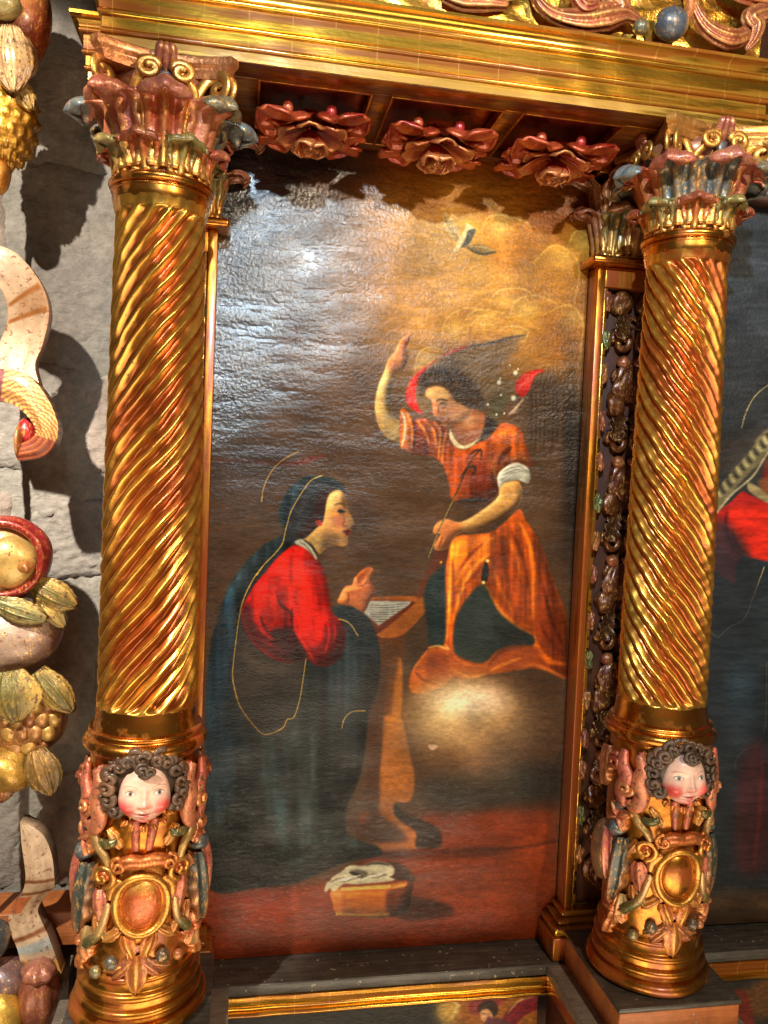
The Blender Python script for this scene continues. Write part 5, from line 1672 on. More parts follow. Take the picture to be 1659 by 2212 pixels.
def face_mesh(s0, z0, a, b, hh):
    n = 97
    u, v = np.meshgrid(np.linspace(-1, 1, n), np.linspace(-1, 1, n), indexing='ij')
    x = u * np.sqrt(1 - v * v / 2)
    y = v * np.sqrt(1 - u * u / 2)
    r2 = np.clip(x * x + y * y, 0, 1)
    h = hh * (1 - r2 ** 1.5) ** 0.55

    def g(cx, cy, rx, ry):
        return np.exp(-((x - cx) / rx) ** 2 - ((y - cy) / ry) ** 2)
    w = 1 + 0.10 * np.exp(-((y + 0.38) / 0.35) ** 2) - 0.06 * np.clip(-y - 0.65, 0, 1) * 2
    for sgn in (-1, 1):
        h += 0.0100 * g(sgn * 0.56, -0.36, 0.26, 0.28)          # cheeks
        h -= 0.0045 * g(sgn * 0.42, 0.14, 0.22, 0.11)           # sockets
        h += 0.0034 * g(sgn * 0.44, 0.12, 0.14, 0.075)          # eyeballs
        h += 0.0012 * g(sgn * 0.44, 0.31, 0.26, 0.08)           # brows
        h += 0.0030 * g(sgn * 0.13, -0.27, 0.085, 0.07)         # nostrils
        h -= 0.0020 * g(sgn * 0.30, -0.56, 0.06, 0.07)          # mouth corners
    h += 0.0075 * g(0, 0.00, 0.10, 0.26) + 0.0110 * g(0, -0.22, 0.14, 0.12)
    h += 0.0040 * g(0, 0.62, 0.5, 0.25)
    h += 0.0058 * g(0, -0.515, 0.20, 0.055) + 0.0060 * g(0, -0.645, 0.17, 0.06) - 0.0045 * g(0, -0.575, 0.24, 0.022)
    h += 0.0085 * g(0, -0.86, 0.22, 0.12) - 0.003 * g(0, -0.74, 0.25, 0.04)
    P = np.stack([s0 + a * x * w, z0 + b * y, h - 0.004], -1).reshape(-1, 3)
    x, y = x.ravel(), y.ravel()

    def G(cx, cy, rx, ry, p=1.0):
        return np.exp(-(((x - cx) / rx) ** 2 + ((y - cy) / ry) ** 2) ** p)[:, None]
    c = np.tile(lin((228, 184, 164)), (len(P), 1))

    def put(m, rgb, k=1.0):
        nonlocal c
        c = c * (1 - m * k) + lin(rgb) * m * k
    put(G(-.60, -.40, .36, .31, 2.0), (212, 66, 62), .96)
    put(G(.60, -.38, .36, .31, 2.0), (212, 66, 62), .96)
    put(G(0, -.28, .13, .12), (222, 120, 104), .8)
    put(G(0, -.85, .26, .12, 1.5), (210, 84, 76), .9)
    put(G(0, .10, 1.2, .06), (236, 196, 170), .3)
    put(G(0, -.525, .21, .040, 2), (196, 84, 76))
    put(G(0, -.635, .16, .045, 2), (206, 96, 88))
    put(G(0, -.578, .23, .014, 2), (110, 40, 36))
    for sgn in (-1, 1):
        ex = sgn * .45
        put(G(ex, .125, .16, .070, 2), (240, 230, 216))
        put(G(ex + .01, .130, .075, .072, 2.5), (84, 76, 60))
        put(G(ex + .01, .125, .036, .038, 3), (26, 20, 18))
        m = np.exp(-((y - (.205 - 2.6 * (x - ex) ** 2)) / .017) ** 2) * (np.abs(x - ex) < .19)
        put(m[:, None], (48, 30, 24), 1.0)
        m = np.exp(-((y - (.050 + 1.6 * (x - ex) ** 2)) / .013) ** 2) * (np.abs(x - ex) < .17)
        put(m[:, None], (150, 100, 84), .7)
        m = np.exp(-((y - (.375 - 1.1 * (x - ex) ** 2)) / .017) ** 2) * (np.abs(x - ex) < .26)
        put(m[:, None], (168, 120, 92), .8)
        put(G(sgn * .10, -.335, .05, .03, 2), (150, 62, 54), .8)
    return wrap(P), quads(n, n), np.concatenate([c, np.zeros((len(c), 1))], 1)


def build_column(x, twist, turn, label, seed, damaged):
    g = np.random.default_rng(seed)
    root = thing('spiral_column', label, 'column', W(x, 1.74, ZB))
    z = lambda zz: zz - ZB
    # foot rings
    prof = [(0.0, z(-1.1500)), (0.128, z(-1.1498))] + arc((0.128, z(-1.135)), 0.0148, -PI / 2, PI / 2, 9) + [(0.124, z(-1.119)), (0.122, z(-1.112))] \
        + arc((0.122, z(-1.103)), 0.009, -PI / 2, PI / 2, 8) + [(0.119, z(-1.092)), (0.118, z(-1.080))] + arc((0.118, z(-1.071)), 0.009, -PI / 2, PI / 2, 8) \
        + [(0.116, z(-1.060)), (0.1145, z(-1.045))] + arc((0.113, z(-1.037)), 0.007, -PI / 2, PI / 2, 7) + [(0.112, z(-1.028)), (0.111, z(-1.02))]
    V, F = lathe(prof, 128)
    edge_split(make('foot_rings', V, F, M_DRUM, root), 50)
    # carved drum
    zz = np.linspace(z(-1.022), z(-0.590), 60)
    V, F = lathe([(RD * (1 + 0.006 * math.sin(k * .4)), q) for k, q in enumerate(zz)], 96)
    drum = make('carved_drum', V, F, M_DRUM, root)
    drum['label'] = 'drum under the shaft carved with a cherub head and cartouche'
    # torus between drum and shaft
    prof = [(0.108, z(-0.600)), (0.112, z(-0.592))] + arc((0.112, z(-0.572)), 0.0155, -PI / 2, PI * 0.42, 12) + [(0.1145, z(-0.556))] \
        + arc((0.112, z(-0.548)), 0.0058, -PI * .4, PI / 2, 7) + [(0.108, z(-0.541)), (0.1055, z(-0.530)), (0.1035, z(-0.512)), (0.1025, z(-0.498))]
    V, F = lathe(prof, 128)
    edge_split(make('torus_ring', V, F, M_RING, root), 50)
    # fluted shaft
    nz, nt_, nf = 420, 384, 16
    zs = np.linspace(-0.500, 0.532, nz)
    th = np.linspace(0, 2 * PI, nt_, endpoint=False)
    t = (zs + 0.5) / 1.032
    Rz = 0.1025 + (0.0895 - 0.1025) * t + 0.0025 * np.sin(PI * t) + 0.0065 * np.clip((zs - 0.494) / 0.038, 0, 1) ** 2
    pitch = 0.71
    PH_, ZZ = np.meshgrid(th, zs, indexing='ij')
    ph = nf * (PH_ + twist * 2 * PI * (ZZ + 0.5) / pitch) / (2 * PI)
    ph = ph + 0.07 * np.sin(ZZ * 17 + PH_ * 2) + 0.05 * np.sin(ZZ * 41 - PH_ * 3 + seed)
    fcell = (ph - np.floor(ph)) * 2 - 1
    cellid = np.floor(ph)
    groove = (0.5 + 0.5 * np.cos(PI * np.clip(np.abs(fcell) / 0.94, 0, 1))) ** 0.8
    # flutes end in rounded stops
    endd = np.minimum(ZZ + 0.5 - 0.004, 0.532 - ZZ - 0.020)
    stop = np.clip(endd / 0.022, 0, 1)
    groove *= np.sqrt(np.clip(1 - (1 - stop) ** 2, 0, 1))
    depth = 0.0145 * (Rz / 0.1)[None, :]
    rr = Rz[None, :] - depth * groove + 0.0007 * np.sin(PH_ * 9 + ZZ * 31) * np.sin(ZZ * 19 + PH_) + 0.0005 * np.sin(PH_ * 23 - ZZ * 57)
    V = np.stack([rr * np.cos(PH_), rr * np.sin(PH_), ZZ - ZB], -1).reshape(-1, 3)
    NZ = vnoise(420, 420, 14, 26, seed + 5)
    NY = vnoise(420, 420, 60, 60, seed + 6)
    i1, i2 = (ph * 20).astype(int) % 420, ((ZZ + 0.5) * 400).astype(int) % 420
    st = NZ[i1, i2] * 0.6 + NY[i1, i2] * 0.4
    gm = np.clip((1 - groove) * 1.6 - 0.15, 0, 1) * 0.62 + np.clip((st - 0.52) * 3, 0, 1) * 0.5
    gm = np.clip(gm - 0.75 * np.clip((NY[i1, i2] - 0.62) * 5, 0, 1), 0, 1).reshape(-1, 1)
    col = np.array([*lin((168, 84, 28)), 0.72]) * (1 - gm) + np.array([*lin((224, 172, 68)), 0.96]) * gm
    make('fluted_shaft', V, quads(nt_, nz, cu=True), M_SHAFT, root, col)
    # neck ring
    prof = [(0.090, z(0.522)), (0.0955, z(0.5305)), (0.0968, z(0.540)), (0.0975, z(0.549))] + arc((0.0975, z(0.552)), 0.003, -PI / 2, PI / 2, 5) + [(0.096, z(0.556))] \
        + arc((0.096, z(0.566)), 0.0095, -PI / 2, PI / 2, 10) + [(0.092, z(0.577)), (0.086, z(0.578))]
    V, F = lathe(prof, 128)
    edge_split(make('neck_ring', V, F, M_RING, root), 50)
    # ---- capital
    cap = bpy.data.objects.new('capital', None)
    C.objects.link(cap)
    cap.parent = root
    cap['label'] = 'chipped painted leaf capital showing bare red clay' if damaged else 'painted and gilded leaf capital'
    V, F = lathe([(0.084, z(0.575)), (0.088, z(0.62)), (0.095, z(0.69)), (0.106, z(0.74)), (0.118, z(0.765)), (0.0, z(0.766))], 64)
    make('bell', V, F, M_POLY, cap, pc((170, 104, 70), .35))
    body = [(104, 96, 48), (160, 54, 28), (100, 94, 54), (176, 74, 34)]
    tips = [(140, 70, 46), (118, 106, 58), (160, 80, 58), (128, 112, 66)]
    for j in range(8):
        V, F = acanthus(0.060, 0.0390, 0.018, 2.5)
        V[:, 1] *= -1
        V[:, 1] -= 0.088
        V = rot_z(V, 2 * PI * (j + 0.5) / 8 + turn)
        V[:, 2] += z(0.577)
        solid(make('lower_leaf', V, F, M_POLY, cap, leaf_col(V, 0, 1, body[j % 4], tips[(j + 1) % 4])), 0.006, 0)
    b2 = [(74, 80, 82), (164, 78, 58), (170, 68, 38), (80, 86, 84)]
    t2 = [(164, 92, 74), (108, 98, 76), (110, 120, 120), (164, 86, 66)]
    for j in range(8):
        V, F = acanthus(0.122, 0.0460, 0.030, 2.5, rib=0.9)
        V[:, 1] *= -1
        V[:, 1] -= 0.092
        V = rot_z(V, 2 * PI * j / 8 + turn)
        V[:, 2] += z(0.585)
        bc = (188, 104, 74) if damaged and j in (1, 6, 3) else b2[(j + (2 if damaged else 0)) % 4]
        solid(make('upper_leaf', V, F, M_POLY, cap, leaf_col(V, 0, 1, bc, t2[j % 4])), 0.006, 0)
    for j in range(8):                               # slender stems with knobs between the upper leaves
        a = 2 * PI * (j + 0.5) / 8 + turn
        P = np.array([(0, -0.094, z(0.64)), (0, -0.108, z(0.69)), (0, -0.116, z(0.725))])
        V, F = sweep(catmull(P, 14), np.interp(np.linspace(0, 1, 14), [0, .8, .86, .95, 1], [.006, .008, .012, .011, .004]), None, 10)
        make('stem', rot_z(V, a), F, M_POLY, cap, pc((200, 128, 62), .7))
    n = 56
    tt = np.linspace(0, 1, n)
    for j in range(4):                               # corner scrolls under the abacus horns
        a = PI / 4 + j * PI / 2 + turn
        for s2 in (-1, 1):
            if damaged and (j, s2) in ((3, 1), (2, -1)):
                continue
            ang = np.interp(tt, [0, .3, 1], [-0.55, 1.0, 1.0 + 2 * PI * 1.35])
            rad = np.interp(tt, [0, .3, 1], [.0, .026, .006])
            # stem then spiral in the radial plane
            cxr, czz = 0.150, z(0.742)
            sp = np.stack([s2 * (0.012 - 0.006 * tt), -(cxr + rad * np.cos(PI - ang)), czz + rad * np.sin(PI - ang)], -1)
            stem = np.array([(s2 * 0.040, -0.100, z(0.69)), (s2 * 0.030, -0.110, z(0.72)), (s2 * 0.018, -0.123, z(0.752))])
            k0 = int(0.3 * n)
            P = catmull(np.concatenate([stem, sp[k0::4]]), 60)
            ra = np.interp(np.linspace(0, 1, 60), [0, .25, 1], [.006, .0065, .004])
            rb = np.interp(np.linspace(0, 1, 60), [0, .25, 1], [.009, .012, .008])
            V, F = sweep(P, ra, rb, 10, up=(0, -0.5, 1))
            make('corner_scroll', rot_z(V, a), F, M_POLY, cap, pc((206, 150, 72), .85))
        for s2 in (-1, 1):                           # inner helices meeting at the middle of each side
            if damaged and j in (1,):
                continue
            a2 = j * PI / 2 + turn
            th2 = np.linspace(0, 2 * PI * 1.3, 40)
            r2 = np.linspace(0.022, 0.005, 40)
            cx2 = s2 * 0.030
            P2 = np.stack([cx2 - s2 * r2 * np.cos(th2 + 0.6), np.full(40, -0.128) - 0.004 * th2 / 8, z(0.752) + r2 * np.sin(th2 + 0.6) * 0.8], -1)
            P2 = np.concatenate([catmull(np.array([(s2 * 0.052, -0.104, z(0.70)), (s2 * 0.054, -0.114, z(0.728)), tuple(P2[0])]), 10)[:-1], P2])
            V, F = sweep(P2, 0.0052, 0.0085, 9, up=(0, -1, 0))
            make('helix', rot_z(V, a2), F, M_POLY, cap, pc((204, 142, 66), .8))
    for j in range(4):                               # blue wedge of ground showing between the helices
        V, F = ellipsoid((0, -0.114, z(0.748)), (0.014, 0.006, 0.022), 12, 8)
        make('wedge', rot_z(V, j * PI / 2 + PI / 4 * 0 + turn), F, M_POLY, cap, pc((78, 90, 94), .2))
    # abacus with hollow sides and clipped horns
    def outline(sc, m=24):
        pts = []
        for k in range(4):
            a = k * PI / 2
            tl = np.linspace(-1, 1, m)
            xx = tl * 0.122 * sc
            yy = -(0.137 * sc - 0.030 * (1 - tl ** 2))
            pts.append(np.stack([xx * math.cos(a) - yy * math.sin(a), xx * math.sin(a) + yy * math.cos(a)], -1))
        return np.concatenate(pts)
    lv = [(0.60, 0.758), (0.90, 0.7585), (0.915, 0.764), (0.93, 0.771), (0.945, 0.7735), (0.945, 0.776), (0.985, 0.780), (1.0, 0.7835), (1.0, 0.7945), (0.995, 0.7965), (0.60, 0.7968)]
    O = [np.concatenate([outline(s_), np.full((96, 1), z(q_))], 1) for s_, q_ in lv]
    V = np.stack(O, 1).reshape(-1, 3)
    ab = make('abacus', rot_z(V, turn), quads(96, len(lv), cu=True), M_POLY, cap, pc((196, 134, 66) if not damaged else (190, 120, 74), .75))
    edge_split(ab, 40)
    for j in range(4):                               # flower at the middle of every side
        for q in range(3):
            P = np.array([((q - 1) * 0.012, -0.112, z(0.752)), ((q - 1) * 0.014, -0.124, z(0.775)), ((q - 1) * 0.010, -0.132, z(0.796)), ((q - 1) * 0.006, -0.126, z(0.802 - .008))])
            V, F = sweep(catmull(P, 16), np.interp(np.linspace(0, 1, 16), [0, .6, 1], [.006, .009, .003]), None, 9)
            make('abacus_flower', rot_z(V, j * PI / 2 + turn), F, M_POLY, cap, pc((160, 88, 66), .4))

    # ---- relief on the drum
    def add(name, VF, col, mat=M_POLY, parent=None):
        return make(name, rot_z(VF[0], turn), VF[1], mat, parent or drum, col)

    def addleaf(name, s, zc, ang, L, w, hh, c1, c2, lobes=3.5, mat=M_POLY, h0=0.0, metal=.4):
        V, F, u, v = rleaf(s, zc, ang, L, w, hh, lobes, h0=h0)
        m = np.clip(0.5 + 0.5 * np.cos(u * PI * 2.4) + (v - .6), 0, 1)[:, None]
        return make(name, rot_z(V, turn), F, mat, drum, np.array(pc(c1, metal)) * (1 - m) + np.array(pc(c2, metal + .2)) * m)
    fs, fzz = A1(790, 905)
    V, F, c = face_mesh(fs, fzz - 0.001, 0.0475, 0.0600, 0.038)
    fc = make('cherub_face', rot_z(V, turn), F, M_FLESH, drum, c)
    fc['label'] = 'painted cherub face with rosy cheeks'
    hair = bpy.data.objects.new('cherub_hair', None)
    C.objects.link(hair)
    C.objects.unlink(hair)
    # hair: cap of overlapping curls
    parts = []
    cap_col = pc((66, 48, 34), .05)
    V, F = rdome(fs, fzz + 0.018, 0.066, 0.064, 0.016, 0.0, 40, 20, 0.08, seed)
    parts.append((V, F, cap_col))
    for ring, (ra_, rb_, nC, size, h_) in enumerate(((0.064, 0.064, 13, 0.0125, 0.015), (0.073, 0.069, 15, 0.0130, 0.008), (0.080, 0.072, 15, 0.0125, 0.001))):
        for k in range(nC):
            a = math.radians(-128 + 256 * (k + 0.5 * (ring % 2)) / (nC - 1 + .5)) + g.uniform(-.05, .05)
            s_, z_ = fs + ra_ * math.sin(a) * (1.04 if abs(a) > 1.6 else 1), fzz + 0.006 + rb_ * math.cos(a)
            sz = size * g.uniform(.8, 1.2)
            V, F = rspiral(s_, z_, sz, sz * .15, 1.05 + .3 * g.random(), g.uniform(0, 6.3), sz * .50, h_ + g.uniform(-.002, .003), 1 if g.random() < .5 else -1, 26)
            tone = g.uniform(.85, 1.25)
            parts.append((V, F, pc((88 * tone, 62 * tone, 42 * tone), .05)))
            V, F = rdome(s_, z_, sz * 1.0, sz * 1.0, sz * .8, h_ - 0.004, 12, 8)
            parts.append((V, F, pc((62, 46, 33), .05)))
    for k, (dx, dz) in enumerate(((-0.004, 0.056), (0.006, 0.051), (0.001, 0.046))):     # forelock
        V, F = rspiral(fs + dx, fzz + dz, 0.010 - .001 * k, .002, 1.7, 1.0 + k, .0045, 0.033 - .001 * k, 1, 26)
        parts.append((V, F, pc((76, 56, 40), .05)))
    V, F, c = combine(parts)
    make('cherub_hair', rot_z(V, turn), F, M_HAIR, drum, c)
    bpy.data.objects.remove(hair)
    # ruff under the chin and two hanging bands
    for k in range(13):
        a = math.radians(180 + (k - 6) * 17)
        s_, z_ = fs + 0.058 * math.sin(a), fzz - 0.004 + 0.062 * math.cos(a)
        addleaf('ruff', s_, z_, -math.atan2(math.sin(a), math.cos(a)), 0.016, 0.010, 0.014, (186, 100, 44), (214, 150, 70), 1.5)
    for sx_, q in ((-1, (700, 1220, 715, 1570)), (1, (905, 1220, 850, 1570))):
        p0, p1 = A1(q[0], q[1]), A1(q[2], q[3])
        add('hanging_band', rtube([(p0[0], p0[1]), ((p0[0] + p1[0]) / 2, (p0[1] + p1[1]) / 2), (p1[0], p1[1])], [.008, .007, .006], [.010, .009, .007], 0.004, 24), pc((182, 92, 66), .45), M_FEATHER)
    # cartouche
    cs, cz = A2(775, 690)
    add('cartouche_plate', rdome(cs, cz - 0.004, 0.070, 0.080, 0.009, 0.0, 40, 14, 0.10, 5), pc((196, 126, 54), .75))
    t_ = np.linspace(0, 2 * PI, 61)
    P = np.stack([cs + 0.0475 * np.cos(t_), cz + 0.0600 * np.sin(t_), np.full(61, 0.010)], -1)
    V, F = sweep(P, 0.0095, 0.0075, 12, up=(0, 0, 1), caps=False)
    add('cartouche_frame', (wrap(V), F), pc((208, 148, 62), .85))
    V, F = rdome(cs, cz, 0.0400, 0.0525, 0.017, 0.002, 40, 20)
    k_ = np.clip((V[:, 2] - cz - 0.022) / 0.02, 0, 1)[:, None]
    cc = np.array(pc((188, 92, 42), .55)) * (1 - k_) + np.array(pc((216, 166, 84), .85)) * k_
    o = make('cartouche_boss', rot_z(V, turn), F, M_DRUM if not damaged else M_POLY, drum, cc)
    p0, p1 = A2(560, 195), A2(1020, 195)
    add('scroll_roll', rtube([(p0[0], p0[1] - .004), (p0[0] * .5 + cs * .5, p0[1] + .003), (cs, p0[1] + .001), (p1[0] * .5 + cs * .5, p1[1] + .003), (p1[0], p1[1] - .004)], [.012, .014, .012, .014, .012], [.013, .015, .013, .015, .013], 0.014, 34, 14), pc((190, 104, 52), .7))
    for p, sg in ((p0, 1), (p1, -1)):
        add('scroll_eye', rspiral(p[0], p[1] - .004, .015, .003, 1.3, PI / 2, .0048, .018, sg), pc((200, 120, 58), .7))
    for (xc, yc), sg in (((400, 375), 1), ((1150, 350), -1)):
        s_, z_ = A2(xc, yc)
        add('side_scroll', rspiral(s_, z_, .024, .004, 1.4, -PI / 2 if sg > 0 else -PI / 2, .0062, .010, sg), pc((208, 146, 66), .85))
        add('side_bead', rdome(s_, z_, .0135, .0150, .016, .004), pc((186, 90, 42), .6))
    for pts, c_ in (([(560, 420), (470, 520), (450, 640)], 0), ([(990, 420), (1080, 510), (1090, 640)], 0)):
        add('strap', rtube([A2(*p) for p in pts], [.006, .007, .005], [.009, .010, .006], .008), pc((200, 136, 60), .8))
    for (x_, y_, a_) in ((340, 560, PI + .12), (1190, 470, PI - .18)):
        s_, z_ = A2(x_, y_)
        addleaf('side_leaf', s_, z_, a_, 0.066, 0.026, 0.016, (196, 104, 84), (206, 128, 92), 2.5, M_FEATHER)
    for pts in ([(455, 690), (430, 820), (395, 960), (340, 1090), (250, 1230)], [(1105, 690), (1115, 820), (1145, 950), (1200, 1040), (1235, 1090)]):
        V, F = rtube([A2(*p) for p in pts], [.0062, .007, .0075, .010, .0115], [.0062, .007, .0075, .010, .011], .012, 34)
        zc_ = V[:, 2]
        m = np.clip((zc_ - zc_.min()) / (zc_.max() - zc_.min()) * 2.2 - .5, 0, 1)[:, None]
        make('stalk', rot_z(V, turn), F, M_POLY, drum, np.array(pc((98, 96, 54), .4)) * (1 - m) + np.array(pc((206, 160, 106), .5)) * m)
    for pts in ([(440, 255), (395, 150), (330, 60), (290, -60)], [(1150, 250), (1180, 120), (1230, 0), (1285, -110)]):
        add('stalk', rtube([A2(*p) for p in pts], [.006, .0085, .010, .008], [.006, .0085, .010, .008], .010), pc((176, 140, 84), .5))
    for pts in ([(355, -20), (420, 10), (480, -20), (510, -60)], [(1215, -60), (1150, -70), (1080, -80), (1050, -130)]):
        add('horn', rtube([A2(*p) for p in pts], [.004, .009, .009, .002], [.005, .010, .009, .002], .012), pc((92, 88, 50), .4))
    for (x_, y_, a_) in ((610, 1030, PI - .35), (900, 1030, PI + .35)):
        s_, z_ = A2(x_, y_)
        addleaf('lappet', s_, z_, -a_, 0.050, 0.020, 0.016, (186, 98, 44), (216, 156, 72), 2)
    s_, z_ = A2(740, 1255)
    addleaf('drop_leaf', s_, z_, PI, 0.080, 0.030, 0.017, (166, 92, 46), (206, 142, 66), 3.5)
    addleaf('drop_leaf', s_ - .004, z_ - .008, PI - .75, 0.060, 0.018, 0.012, (150, 84, 60), (190, 120, 70), 3)
    addleaf('drop_leaf', s_ + .004, z_ - .008, PI + .75, 0.060, 0.018, 0.012, (156, 92, 74), (196, 126, 84), 3)
    for (x_, y_, r_, c_) in ((490, 1360, .0135, (88, 86, 74)), (1000, 1320, .0135, (84, 74, 66)), (330, 1520, .0115, (120, 112, 80)), (1170, 1400, .010, (170, 104, 62)), (740, 1200, .007, (190, 120, 100))):
        s_, z_ = A2(x_, y_)
        add('bead', rdome(s_, z_, r_, r_ * 1.1, r_, r_ * .7, 18, 12), pc(c_, .3))
    # small sprays filling the ground between the larger pieces
    for (x_, y_, a_, L_, w_, c1_, c2_) in ((560, 990, PI - .9, .045, .014, (180, 112, 46), (214, 150, 80)), (960, 990, PI + .9, .045, .014, (180, 112, 46), (214, 150, 80)),
                                          (300, 880, PI + .2, .05, .016, (172, 100, 44), (206, 140, 80)), (1270, 820, PI - .2, .05, .016, (174, 98, 46), (206, 140, 84)),
                                          (600, 1390, PI - 1.2, .04, .013, (184, 110, 56), (214, 154, 84)), (900, 1390, PI + 1.2, .04, .013, (170, 104, 50), (206, 140, 90)),
                                          (420, 1130, .5, .04, .013, (120, 104, 56), (190, 140, 76)), (1080, 1130, -.5, .04, .013, (186, 112, 62), (214, 150, 84)),
                                          (540, 60, .6, .045, .014, (186, 120, 56), (214, 160, 84)), (1010, 60, -.6, .045, .014, (186, 120, 56), (214, 160, 84)),
                                          (330, 300, 2.6, .045, .014, (176, 104, 44), (206, 140, 84)), (1240, 250, -2.6, .045, .014, (176, 100, 46), (206, 140, 84)),
                                          (600, 480, 1.4, .03, .012, (190, 126, 56), (214, 160, 84)), (950, 470, -1.4, .03, .012, (190, 126, 56), (214, 160, 84)),
                                          (640, 1130, PI + .1, .035, .012, (190, 110, 48), (214, 150, 84)), (850, 1130, PI - .1, .035, .012, (190, 110, 48), (214, 150, 84))):
        s_, z_ = A2(x_, y_)
        addleaf('spray', s_, z_, a_, L_, w_, 0.012, c1_, c2_, 2.5)
    # roses at the foot, pods, knots and feathered scrolls up the sides
    for sg, (x_, y_) in ((-1, (190, 1270)), (1, (1320, 1180))):
        s_, z_ = A2(x_, y_)
        for k in range(6):
            a = 2 * PI * k / 6 + .3 * sg
            addleaf('blossom', s_, z_, a, 0.036, 0.019, 0.017, (196, 100, 66), (220, 150, 96), 1.5)
        addleaf('blossom', s_ + sg * .012, z_ - .03, PI + .3 * sg, 0.045, 0.02, 0.018, (190, 98, 58), (214, 140, 74), 2)
        add('bead', rdome(s_, z_, .010, .010, .016, .010), pc((200, 110, 60), .5))
    for sg in (-1, 1):
        th_ = sg * 1.18 * RD
        V, F, u_, v_ = rleaf(th_ - sg * .006, z(-0.808), PI + sg * .10, 0.155, 0.030, 0.030, 3.5, 23, 30)
        m = np.clip(np.cos(u_ * PI * 2.4) * .8 + (v_ - .7) * 1.2, 0, 1)[:, None]
        make('pod', rot_z(V, turn), F, M_POLY, drum, np.array(pc((66, 74, 70), .35)) * (1 - m) + np.array(pc((176, 112, 62), .6)) * m)
        addleaf('pod_leaf', th_ + sg * .030, z(-0.80), PI - sg * .1, 0.12, 0.022, 0.030, (190, 92, 88), (206, 130, 96), 2)
        addleaf('pod_leaf', th_ - sg * .012, z(-0.94), PI + sg * .12, 0.075, 0.024, 0.018, (176, 150, 100), (198, 130, 84), 2)
        add('knot', rdome(th_ + sg * .012, z(-0.795), .022, .020, .024, .004, 18, 12, .1, 2), pc((84, 94, 98), .3))
        for k in range(4):
            addleaf('knot_flower', th_ + sg * .006, z(-0.765), k * PI / 2 + .5, 0.034, 0.017, 0.018, (182, 92, 72), (206, 136, 84), 1.5)
        add('ribbon', rtube([(th_ + sg * .010, z(-0.745)), (th_ - sg * .004, z(-0.725)), (th_ + sg * .008, z(-0.70))], [.008, .010, .008], [.011, .012, .010], .008), pc((94, 100, 98), .3))
        # feathered scroll beside the hair
        for q, (pts, c1) in enumerate((([(sg * .098, z(-0.610)), (sg * .086, z(-0.640)), (sg * .094, z(-0.672)), (sg * .086, z(-0.705)), (sg * .098, z(-0.730)), (sg * .114, z(-0.722))], (206, 122, 88)),
                                       ([(sg * .128, z(-0.606)), (sg * .132, z(-0.640)), (sg * .120, z(-0.668)), (sg * .132, z(-0.700)), (sg * .126, z(-0.735))], (198, 104, 84)))):
            add('feather_scroll', rtube(pts, [.006, .012, .013, .012, .008], [.008, .016, .018, .016, .010], .012, 44, 12), pc(c1, .45), M_FEATHER)
        add('feather_curl', rspiral(sg * .118, z(-0.690), .016, .003, 1.5, 0.3, .007, .016, sg), pc((206, 132, 84), .5))
        add('feather_curl', rspiral(sg * .150, z(-0.640), .018, .004, 1.4, 1.3, .008, .012, -sg), pc((150, 66, 48), .4))
        addleaf('tip_leaf', sg * .092, z(-0.602), PI - sg * .1, 0.046, 0.014, 0.016, (196, 96, 86), (210, 120, 96), 1.5, M_FEATHER)
        add('fruit', rdome(sg * .104, z(-0.748), .012, .012, .013, .006, 16, 10), pc((206, 132, 56), .7))
        addleaf('pad_leaf', sg * .082, z(-0.600), PI + sg * .3, 0.052, 0.016, 0.012, (190, 110, 52), (206, 146, 74), 2)
        # far side of the drum
        addleaf('back_leaf', sg * .21, z(-0.62), PI, 0.10, 0.035, 0.02, (150, 80, 52), (190, 120, 70), 3)
        add('pod', rdome(sg * .215, z(-0.88), 0.034, 0.075, 0.030, 0.002), pc((150, 110, 80), .4))
    return root


build_column(-0.181, -1, math.radians(6.0), 'gilded column with flutes twisting up to the right, beside the stone wall and garland', 11, True)
build_column(1.002, 1, 0.0, 'gilded column with flutes twisting up to the left, between the two tall paintings', 23, False)
# ------------------------------------------------------------------ carved garland hanging in front of the stone wall
gar = thing('carved_garland', 'carved and painted garland of fruit, leaves and cream ribbons hanging by the stone wall', 'garland', W(-0.5, 2.05, -1.4))
lg = np.array(gar.location)
SC = 1.0 / 935.0


def gp(px, py, d=1.97):
    return at_y(px, py, d)


def gmake(name, V, F, col, mat=None, smooth=True):
    return make(name, V + OFF - lg, F, mat or M_POLY, gar, col, smooth)


def gell(name, px, py, rx, ry, depth, col, lump=0.05, seed=0, d=1.97, lobes=0, mat=None, fade=None):
    p = gp(px, py, d)
    V, F = ellipsoid(p, (rx * SC, depth, ry * SC), 40, 28, lump, seed, lobes)
    c = np.tile(np.asarray(col), (len(V), 1))
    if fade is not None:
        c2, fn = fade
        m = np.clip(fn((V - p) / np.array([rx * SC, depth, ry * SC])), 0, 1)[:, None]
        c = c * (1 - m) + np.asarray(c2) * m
    return gmake(name, V, F, c, mat)


